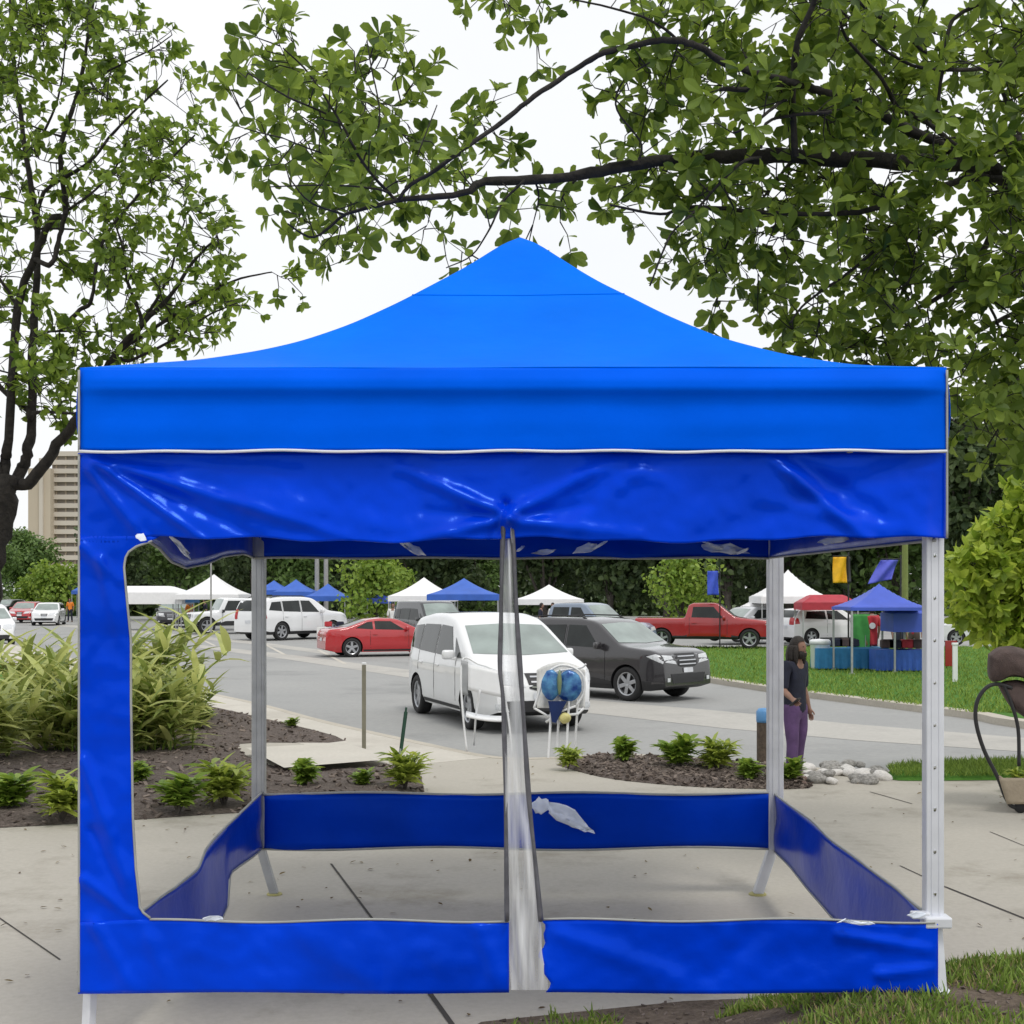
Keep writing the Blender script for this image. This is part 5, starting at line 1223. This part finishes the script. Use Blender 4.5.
    for wr, d, s_, wi in hands:
        b = len(V2); elb = Vector(V[wi-2])
        V2 += [(s_*.185,.02,1.43), (s_*.225,.03,1.29), tuple(elb)]; E2 += [(3,b),(b,b+1),(b+1,b+2)]; R2 += [.080,.070,.062]
        if sleeves == 'long': V2.append(tuple(wr-d*.02)); E2.append((b+2,b+3)); R2.append(.044)
    obj('shirt', skin_mesh(V2, E2, R2, 2 if detail else 1), M[shirt], root, smooth=True)
    V3 = [(0,.01,1.04),(0,.01,.90)]; E3 = [(0,1)]; R3 = [(.160,.118),(.165,.122)]
    for s_ in (1, -1):
        b = len(V3); st = .03*s_
        V3 += [(s_*.095,.01,.84), (s_*.107,-.005,.66), (s_*.107+st*.2,.02*s_,.48), (s_*.108+st*.4,.03*s_+.02,.28), (s_*.110+st*.6,.05*s_+.02,.075)]; E3 += [(1,b),(b,b+1),(b+1,b+2),(b+2,b+3),(b+3,b+4)]; R3 += [.108,.095,.076,.074,.068]
    obj('trousers', skin_mesh(V3, E3, R3, 2 if detail else 1), M[trousers], root, smooth=True)
    for s_ in (1, -1):
        sb = bmesh.new(); st = .03*s_; c0 = Vector((s_*.122+st*.7, .05*s_-.035, .035)); bm_sphere(sb, (0,0,0), (1,1,1), 3)
        for v in sb.verts: c = v.co; v.co = c0+Vector((c.x*.05, c.y*.14, max(c.z, -.8)*.045*(1 if c.y > -.2 else .75)))
        obj('shoe', sb, M['shoe'], root, smooth=True)
    return root
pm = make_person('person in a navy shirt and purple trousers standing beside the right rear canopy leg', G(796,783), R(48), 'navy', 'purple', beard=True, long_hair=True, hold=True, sleeves='short', scale=.965)
gm = thing('phone', 'small dark phone held out in the hand of the purple-trousered person', 'phone', G(796,783), R(48)); gm.scale = (.965,)*3; bm = bmesh.new(); bm_box(bm, (-.43,-.235,1.02), (.075,.016,.15), bevel=.005, rot=Matrix.Rotation(R(50),3,'X')); obj('case', bm, M['black'], gm); bm = bmesh.new(); bm_box(bm, (-.43,-.2465,1.03), (.062,.002,.12), rot=Matrix.Rotation(R(50),3,'X')); obj('screen', bm, M['glass_dark'], gm)
GP = 'people at the market stalls'
for px, py, z, rz, sh, tr, lb, kw in [(190,629,RZ,30,'orange','navy','person in an orange top standing beside the black van at the left tent',{}),(205,627,RZ,-60,'navy','navy','person in dark clothes between the orange-topped person and the off-road car',{}),(393,640,RZ,10,'white_cloth','navy','person in a white top standing behind the red coupe',{}),(541,641,RZ,80,'navy','brown_mesh','person in dark clothes under the white tent right of the centre zip',{}),(553,640,RZ,-30,'white_cloth','navy','person in a pale top under the white tent right of the centre zip',{}),(872,664,0,200,'red_cloth','navy','person in a red top behind the green banner',{}),(899,664,0,20,'navy','navy','person in dark clothes under the low royal blue canopy',{}),(914,662,0,-40,'red_cloth','brown_mesh','person in a dark red top under the low royal blue canopy',{}),(70,622,RZ,0,'orange','navy','person in an orange top far down the road left of the blue wall strip',{})]:
    make_person(lb, G(px, py, z), R(rz), sh, tr, detail=False, group=GP, **kw)

# ------------------------------------------------------------------ market tents
def market_tent(label, pxc, py, wpx, ez, pz, m, z=RZ, val=.28, rz=0, flat=False, dscale=1.0, group='market tents across the road', legs='grey_steel', wallm=None):
    """centre pixel at ground, width in pixels; ez eave height, pz peak height"""
    c = G(pxc, py, z); s_ = F/c.y; W = wpx/s_; D = W*dscale
    root = thing('market_tent', label, 'tent', c, R(rz), group)
    def rp_(u, v):
        t = 1-max(abs(u), abs(v)); zz = ez+(pz-ez)*(t*.55+.45*t*t) if not flat else ez+(pz-ez)*min(1, t*2.2)
        return Vector((u*W/2, v*D/2, zz))
    bm = bmesh.new(); bm_grid(bm, 20, 20, lambda a, b: rp_(a*2-1, b*2-1)); solidify(obj('canopy', bm, M[m], root, smooth=True), .01)
    bm = bmesh.new()
    cs = [(-1,-1),(1,-1),(1,1),(-1,1)]
    for i in range(4):
        a, b = cs[i], cs[(i+1) % 4]
        bm_grid(bm, 10, 2, lambda u, v: Vector(((a[0]+(b[0]-a[0])*u)*W/2, (a[1]+(b[1]-a[1])*u)*D/2, ez-val*v+(.03*math.sin(u*31.4) if v == 1 else 0))))
    solidify(obj('valance', bm, M[m], root), .008)
    for x, y in cs:
        lb_ = bmesh.new(); bm_box(lb_, (x*(W/2-.04), y*(D/2-.04), ez/2), (.05,.05,ez-.01)); bm_box(lb_, (x*(W/2-.04), y*(D/2-.04), .015), (.12,.12,.03)); obj('leg', lb_, M[legs], root)
    if wallm:
        bm = bmesh.new(); bm_grid(bm, 16, 4, lambda u, v: Vector(((u*2-1)*W/2, D/2-.05+.04*math.sin(u*40), .05+(ez-.1)*v))); solidify(obj('back_wall', bm, M[wallm], root), .01)
    return root
market_tent('long white flat-topped tent at the left end of the market', 146, 630, 84, 2.2, 2.6, 't_white', flat=True, dscale=.6, val=.65)
market_tent('white peaked tent with a thin mast just left of the left rear canopy leg', 214, 630, 62, 2.1, 3.3, 't_white')
market_tent('blue canopy just right of the left rear canopy leg, above the white vehicle', 274, 626, 34, 2.35, 3.0, 't_blue')
market_tent('blue canopy with a low peak left of the grey posts', 296, 627, 40, 2.25, 3.05, 't_blue')
market_tent('blue canopy right of the white vehicle, beside the yellow-green tree', 328, 630, 40, 2.0, 2.75, 't_blue')
market_tent('white peaked tent behind the red coupe', 424, 634, 66, 2.05, 3.05, 't_white')
market_tent('blue peaked tent left of the centre zip, over the white minivan', 464, 638, 70, 2.15, 2.95, 't_blue')
market_tent('small dark blue awning behind the red coupe and white-topped person', 380, 632, 24, 1.9, 2.2, 't_royal')
market_tent('white tent just right of the centre zip', 549, 636, 66, 1.9, 2.65, 't_white')
market_tent('sky blue small tent over the orange-topped person', 186, 630, 22, 1.9, 2.35, 't_sky')
market_tent('low white tent behind the dark red pickup', 757, 640, 44, 1.35, 1.95, 't_white', z=0)
market_tent('tall white peaked tent just right of the right rear canopy leg', 788, 641, 66, 1.95, 3.15, 't_white', z=0)
market_tent('red flat canopy between the white tent and the blue peaked tent', 826, 645, 56, 1.72, 2.05, 't_red', z=0, flat=True, dscale=.7)
market_tent('bright blue peaked tent on the grass at the right', 879, 672, 76, 1.78, 2.42, 't_royal', z=0, val=.08)
market_tent('low royal blue canopy with deep skirt beside the right front canopy leg', 910, 671, 46, 1.60, 1.78, 't_royal', z=0, val=.5, flat=True)
market_tent('small blue canopy far left below the bush trees', 82, 618, 16, 2.3, 2.9, 't_blue')
# tables with cloths, goods and small stall things
def table(label, px, py, w, m, z=0, h=.60, d=.7):
    root = thing('stall_table', label, 'table', G(px, py, z), 0, 'cloth covered stall tables'); 
    bm = bmesh.new(); bm_box(bm, (0,0,h-.02), (w, d, .04), bevel=.01); obj('tabletop', bm, M['white_plastic'], root)
    bm = bmesh.new()
    cs = [(-1,-1),(1,-1),(1,1),(-1,1)]
    for i in range(4):
        a, b = cs[i], cs[(i+1) % 4]
        bm_grid(bm, 24, 3, lambda u, v: Vector(((a[0]+(b[0]-a[0])*u)*(w/2+.012)+(.02*math.sin(u*60)*v)*abs(a[1]-b[1])/2*0, (a[1]+(b[1]-a[1])*u)*(d/2+.012)-(.02*math.sin(u*45)*v)*(1 if a[1] == b[1] else 0), h+.004-(h-.03)*v)))
    bm_grid(bm, 2, 2, lambda u, v: Vector(((u*2-1)*(w/2+.012), (v*2-1)*(d/2+.012), h+.004)))
    obj('cloth', bm, M[m], root, recalc=False); return root
table('table under a teal blue cloth, leftmost under the blue peaked tent', 847, 669, 1.9, 'teal_cloth')
table('table under a teal cloth below the green banner', 868, 668, 1.0, 'teal_cloth')
table('blue-clothed table under the low royal canopy, beside the green banner', 891, 671, 1.0, 'blue_cloth')
table('blue-clothed table under the low royal canopy, next to the white front leg', 914, 671, 1.2, 'blue_cloth')
table('white table behind the white vehicle, left of the red coupe', 334, 640, 1.5, 'white_cloth', z=RZ)
rg = random.Random(77); crm = []
for i, (px, py, h, mm) in enumerate([(837,668,.62,'navy'),(845,668,.62,'brown_mesh'),(854,668,.62,'navy'),(866,667.5,.62,'navy'),(888,670,.62,'brown_mesh'),(895,670,.62,'navy'),(908,670,.62,'red_cloth'),(918,670,.62,'brown_mesh'),(328,639.5,.62,'red_cloth'),(340,639.5,.62,'navy')]):
    z = 0 if i < 8 else RZ; c = G(px, py, z)+Vector((0,.1,h)); bm = bmesh.new(); bm_box(bm, (0,0,.11), (.34,.26,.22), bevel=.02); bm_box(bm, (0,0,.225), (.28,.20,.03)); o = obj('goods_box', bm, M[mm])
    o.location = c; tag(o, {'green_cloth':'green','white_cloth':'white','red_cloth':'red','orange':'orange','yellow':'yellow','navy':'dark blue','brown_mesh':'brown'}[mm]+' box of goods on the '+['teal table, leftmost','teal table, second from its left end','teal table, right end','teal table below the green banner','blue table, left end','blue table, its right half','blue table next to the white front leg, left half','blue table next to the white front leg, right half','white table, left half','white table, right half'][i], 'box', 'goods on the stall tables')
def banner(label, px, py, w, h, m, zb, z=0):
    r_ = thing('banner', label, 'banner', G(px, py, z), 0); bm = bmesh.new(); bm_grid(bm, 12, 16, lambda u, v: Vector(((u-.5)*w, .03*math.sin(u*9+v*4), zb+h*v))); solidify(obj('cloth', bm, M[m], r_, smooth=True), .006)
    bm = bmesh.new(); 
    bm_tube(bm, [Vector((-w/2-.03,.03,0)), Vector((-w/2-.03,.03,zb+h+.03)), Vector((w/2,.03,zb+h+.03))], .015, 6); obj('stand', bm, M['pole_grey'], r_); return r_
banner('green banner hanging under the blue peaked tent', 861, 668, .50, 1.05, 'green_cloth', .5)
b2 = banner('red banner with a pale disc beside the green one', 872, 668, .30, .85, 'red_cloth', .65)
bm = bmesh.new(); bm_lathe(bm, [(0,-.04),(.09,-.04),(.09,-.05),(0,-.05)], (0,0,1.22), 'Y', 18); obj('pale_disc', bm, M['white_cloth'], b2)
r_ = thing('litter_bin', 'white upright bin on the grass right of the person', 'bin', G(820,669)); bm = bmesh.new(); bm_lathe(bm, [(0,0),(.22,0),(.25,.04),(.28,.72),(.30,.74),(.30,.80),(.25,.84),(0,.86)], seg=20); obj('drum', bm, M['white_plastic'], r_, smooth=True); bm = bmesh.new(); bm_lathe(bm, [(.29,.70),(.31,.70),(.31,.73),(.29,.73)], seg=20); obj('rim_band', bm, M['grey_plastic'], r_)
r_ = thing('sign_post', 'short white sign post on the grass right of the white front leg', 'post', G(955,682)); bm = bmesh.new(); bm_box(bm, (0,0,.45), (.12,.06,.9), bevel=.01); obj('post', bm, M['white_plastic'], r_); bm = bmesh.new(); bm_box(bm, (0,0,.93), (.15,.09,.06), bevel=.015); obj('cap', bm, M['white_plastic'], r_)
r_ = thing('sign_board', 'dark red board standing on the grass behind the short white post', 'board', G(951,668)); bm = bmesh.new(); bm_box(bm, (0,0,.42), (.34,.05,.74), bevel=.01); obj('board', bm, M['p_dred'], r_)
for s_ in (-1, 1): bm = bmesh.new(); bm_box(bm, (s_*.13,.05,.2), (.04,.04,.4)); obj('leg', bm, M['wood'], r_)
# flags
def flag(label, px, py0, py1, Y, w, m, lean=0.0, m2=None, group='flags above the market'):
    top = P(px, py0, Y); bot = P(px, py1, Y); h = top.z-bot.z; g = 0
    r_ = thing('flag', label, 'flag', (top.x, Y, g), 0, group); r_.location.z = 0
    bm = bmesh.new(); bm_tube(bm, [Vector((w/2+.05,0,0)), Vector((w/2+.05,0,top.z+.15))], .025, 8); bm_tube(bm, [Vector((w/2+.05,0,top.z+.03)), Vector((-w/2,0,top.z+.03))], .012, 6); obj('pole', bm, M['black'], r_)
    bm = bmesh.new(); bm_grid(bm, 14, 14, lambda u, v: Vector(((u-.5)*w-lean*v*h*(1-u*.4), .08*math.sin(u*7+v*3), top.z-h*v*(1-.35*abs(lean)*u)))); solidify(obj('cloth', bm, M[m], r_, smooth=True), .008)
    if m2:
        bm = bmesh.new(); bm_grid(bm, 8, 10, lambda u, v: Vector((w*.5+u*.30*w, .08*math.sin(7+v*3), top.z-h*v))); solidify(obj('dark_edge', bm, M[m2], r_, smooth=True), .008)
    return r_
flag('narrow blue flag hanging left of the right rear canopy leg', 713, 571, 595, 50, .42, 'flag_blue')
flag('orange-yellow flag with a dark edge hanging under the canopy at right', 840, 557, 583, 40, .42, 'yellow', m2='black')
flag('violet blue flag flying slanted above the blue peaked tent', 890, 560, 584, 38, .52, 'flag_violet', lean=.55)
# poles
def pole(label, px, Y, top, r, m, z=RZ, name='utility_pole', arm=None):
    c = Vector(((px-512)*Y/F, Y, z)); tz = P(px, top, Y).z; r_ = thing(name, label, 'pole', c); bm = bmesh.new(); bm_tube(bm, [Vector((0,0,-.1)), Vector((0,0,(tz-z)*.5)), Vector((0,0,tz-z))], [r, r*.9, r*.8], 10); obj('shaft', bm, M[m], r_)
    if arm: bm = bmesh.new(); bm_box(bm, (0,0,tz-z-.5), (2.0,.12,.14)); obj('crossarm', bm, M[m], r_)
    return r_
pole('grey timber pole, left of the two above the white vehicle', 317, 85, 500, .16, 'pole_grey', arm=True)
pole('grey timber pole, right of the two above the white vehicle', 326, 85, 510, .16, 'pole_grey', arm=True)
pole('thin pale mast above the white peaked tent', 211, 68, 540, .05, 'pole_grey', name='mast')
pole('olive green pole behind the blue peaked tent', 905, 55, 480, .14, 'pole_olive', z=0)
r_ = thing('wooden_stake', 'thin tan square stake standing at the end of the stepping pad', 'stake', G(364,749,.0)); bm = bmesh.new(); bm_box(bm, (0,0,.58), (.055,.05,1.22), bevel=.006); obj('shaft', bm, M['post_tan'], r_); bm = bmesh.new(); bm_box(bm, (0,0,1.21), (.062,.057,.03), bevel=.006); obj('top_cap', bm, M['white_plastic'], r_)
r_ = thing('fence_stake', 'dark green leaning metal stake at the tip of the left bed', 'stake', G(400,756)); bm = bmesh.new(); bm_tube(bm, [Vector((0,0,-.1)), Vector((.085,0,.66))], .016, 6); bm_box(bm, (.04,.02,.3), (.05,.006,.6), rot=Matrix.Rotation(R(7.3),3,'Y')); obj('shaft', bm, M['post_green'], r_); bm = bmesh.new(); bm_tube(bm, [Vector((-.004,0,0)), Vector((.008,0,.10))], .021, 6); obj('pale_foot', bm, M['grey_plastic'], r_)
r_ = thing('bollard', 'brown bollard with a blue top beside the right rear canopy leg', 'bollard', G(764,762)); bm = bmesh.new(); bm_lathe(bm, [(0,-.05),(.095,-.05),(.095,.52),(0,.52)], seg=20); obj('post', bm, M['wood'], r_, smooth=False); bm = bmesh.new(); bm_lathe(bm, [(.0,.52),(.098,.52),(.102,.55),(.102,.66),(.07,.70),(0,.71)], seg=20); obj('cap', bm, M['cap_blue'], r_, smooth=True)

# ------------------------------------------------------------------ party stand with foil discs, white folding chair, hooded chair
Yc = G(560,757).y
def L2(px, py, dy=0): return P(px, py, Yc+dy)
r_ = thing('party_stand', 'white wire stand with two round blue foil discs on the pavement edge', 'stand', G(560,757))
bm = bmesh.new()
loop = smooth_poly([L2(534,708), L2(540,690), L2(545,676), L2(558,666), L2(572,667), L2(583,676), L2(584,692), L2(576,706)], 5)
bm_tube(bm, loop, .016, 8); bm_tube(bm, smooth_poly([L2(543,684,.1), L2(555,672,.12), L2(580,668,.1), L2(586,664,.08)], 5), .014, 8); obj('hoop', bm, M['white_plastic'], r_, True, smooth=True)
for (a, b, dy) in ((549,548,-.1),(557,556,.05),(566,566,-.08),(575,574,.1)):
    bm = bmesh.new(); bm_tube(bm, [L2(a+3,700,0), L2(b,760,dy)-Vector((0,0,max(-.0, L2(b,760,dy).z)))], .016, 8); obj('leg', bm, M['white_plastic'], r_, True)
bm = bmesh.new(); bm_tube(bm, [L2(546,722), L2(556,716,-.05), L2(578,714), L2(584,708)], .018, 8); bm_tube(bm, [L2(534,708), L2(548,716), L2(576,706)], .016, 8); obj('crossbar', bm, M['white_plastic'], r_, True, smooth=True)
def foil(nm, px, py, rx, rz_, m, dy, mark):
    bm = bmesh.new(); c = L2(px, py, dy); bm_sphere(bm, c, (rx, .06, rz_), 3)
    for v in bm.verts: v.co += (v.co-c).normalized()*.012*noise.noise(v.co*14)
    o = obj(nm, bm, M[m], r_, True, smooth=True)
    if mark:
        bm = bmesh.new()
        for (a, b, w_, h_) in mark: bm_sphere(bm, c+Vector((a, -.062, b)), (w_, .010, h_), 2)
        obj('pale_mark', bm, M['foil_pale'], o, True) if False else obj('pale_mark', bm, M['foil_pale'], r_, True)
foil('foil_disc', 551, 685, .13, .205, 'foil_blue', -.05, None)
foil('foil_disc', 569, 686, .175, .215, 'foil_blue', .0, None)
foil('foil_strip', 559.5, 682, .03, .17, 'foil_olive', -.09, None)
bm = bmesh.new(); 
for pts in ([(548,701),(567,701),(556,723),(552,722)],):
    f0 = [bm.verts.new(L2(x, y, -.09)) for x, y in pts]; f1 = [bm.verts.new(L2(x, y, -.03)) for x, y in pts]; bm.faces.new(f0); bm.faces.new(f1[::-1])
    for i in range(4): bm.faces.new((f0[i], f0[(i+1) % 4], f1[(i+1) % 4], f1[i]))
obj('navy_pennant', bm, M['foil_navy'], r_, True)
foil('yellow_bow', 565, 718, .08, .075, 'foil_yellow', -.06, None)
bm = bmesh.new(); bm_grid(bm, 20, 14, lambda u, v: L2(537+48*u, 662+46*v+8*(2*u-1)**2*(1-v), .14+.05*math.sin(u*22+v*2)+.05*math.cos(v*3))); solidify(obj('white_drape', bm, M['white_cloth'], r_, True, smooth=True), .012)
# folding chair of white plastic, seen end-on
Yk = G(470,752).y
def K(px, py, dy=0): return P(px, py, Yk+dy)
r_ = thing('folding_chair', 'white folding chair with a grey back standing left of the centre zip', 'chair', G(480,752))
bm = bmesh.new(); bm_tube(bm, smooth_poly([K(467,752,.0), K(463,715,.05), K(461,680,.12), K(464,658,.18), K(478,664,.16), K(490,668,.15), K(500,676,.15), K(508,715,.05), K(512,756,0)], 4), .014, 8); obj('front_frame', bm, M['white_plastic'], r_, True, smooth=True)
bm = bmesh.new(); bm_tube(bm, smooth_poly([K(474,745,.45), K(476,715,.15), K(480,690,.02)], 4), .014, 8); bm_tube(bm, smooth_poly([K(506,747,.45), K(505,715,.15), K(503,690,.02)], 4), .014, 8); obj('rear_frame', bm, M['white_plastic'], r_, True, smooth=True)
bm = bmesh.new(); bm_grid(bm, 8, 6, lambda u, v: K(466+38*u, 716+5*u-4*v, -.02+.40*v)+Vector((0,0,-.02*math.sin(u*3.14)))); solidify(obj('seat', bm, M['white_plastic'], r_, True, smooth=True), .03)
bm = bmesh.new(); bm_grid(bm, 6, 8, lambda u, v: K(461+7*u, 660+34*v+2*u, .17-.06*v)); solidify(obj('back_slat', bm, M['grey_plastic'], r_, True, smooth=True), .03)
bm = bmesh.new(); bm_grid(bm, 10, 6, lambda u, v: K(468+36*u, 664+8*u+26*v, .16-.06*v-.03*math.sin(u*3.14))); solidify(obj('backrest', bm, M['white_plastic'], r_, True, smooth=True), .02)
# hooded chair on a curved black frame at the right edge
Yh = G(1005,808).y
def Hh(px, py, dy=0): return P(px, py, Yh+dy)
r_ = thing('hooded_chair', 'brown hooded chair on a curved black tube frame at the right picture edge', 'chair', G(1020,806))
for dy, nm in ((-.30,'tube'),(.30,'tube')):
    bm = bmesh.new(); bm_tube(bm, smooth_poly([Hh(1012,688,dy), Hh(998,684,dy), Hh(986,688,dy), Hh(977,702,dy), Hh(976,722,dy), Hh(984,750,dy), Hh(998,778,dy), Hh(1007,800,dy), Hh(1018,808,dy), Hh(1060,809,dy)], 6), .020, 10); obj('frame_tube', bm, M['black'], r_, True, smooth=True)
bm = bmesh.new(); bm_tube(bm, smooth_poly([Hh(1003,684,-.3), Hh(1010,700,-.3), Hh(1018,728,-.3), Hh(1019,766,-.3)], 5), .018, 10); obj('hanger_tube', bm, M['black'], r_, True, smooth=True)
def pad(name, pts, dy0, dy1, m, bulge):
    """padded cloth panel: outline in the chair's side plane, swept across its width and rounded"""
    line = smooth_poly([Vector((x, y, 0)) for x, y in pts+[pts[0]]], 5)[:-1]; cx = sum(p.x for p in line)/len(line); cy = sum(p.y for p in line)/len(line); bm = bmesh.new(); prev = None; n_ = 14
    for j in range(n_+1):
        t = j/n_; k = max(.02, (1-abs(2*t-1)**3.2))**.5; k = .72+.28*k if 0 < j < n_ else .70
        cur = [bm.verts.new(Hh(cx+(p.x-cx)*k, cy+(p.y-cy)*k, dy0+(dy1-dy0)*t)+Vector((0, .012*noise.noise(Vector((p.x*.1, p.y*.1, t*3))), .012*noise.noise(Vector((p.x*.12, p.y*.12, t*4)))))) for p in line]
        if prev:
            for i in range(len(cur)): i2 = (i+1) % len(cur); bm.faces.new((prev[i], prev[i2], cur[i2], cur[i]))
        else: bm.faces.new(cur[::-1])
        prev = cur
    bm.faces.new(prev); return obj(name, bm, m, r_, True, smooth=True)
pad('hood', [(988,654),(1000,647),(1020,648),(1045,660),(1062,684),(1050,690),(1030,680),(1012,676),(996,682),(988,676)], -.36, .36, M['brown_mesh'], .1)
pad('backrest', [(997,684),(1014,680),(1034,686),(1056,700),(1062,740),(1046,742),(1030,722),(1010,706)], -.31, .31, M['brown_mesh'], .1)
bm = bmesh.new(); bm_grid(bm, 10, 8, lambda u, v: Hh(999+60*u+4*v, 776+14*math.sin(u*3.1)+12*v*(1-u), -.33+.62*v)); bm_grid(bm, 10, 8, lambda u, v: Hh(999+8*v+52*u, 778+26*v, -.335)); solidify(obj('seat_cloth', bm, M['beige'], r_, True, smooth=True), .02)
for px, dy in ((1020,-.30),(1020,.30)):
    bm = bmesh.new(); c = Hh(px, 806, dy); c.z = .055; bm_lathe(bm, [(0,-.025),(.05,-.025),(.055,-.015),(.055,.015),(.05,.025),(0,.025)], c, 'Y', 16); obj('caster', bm, M['tyre'], r_, True, smooth=True)
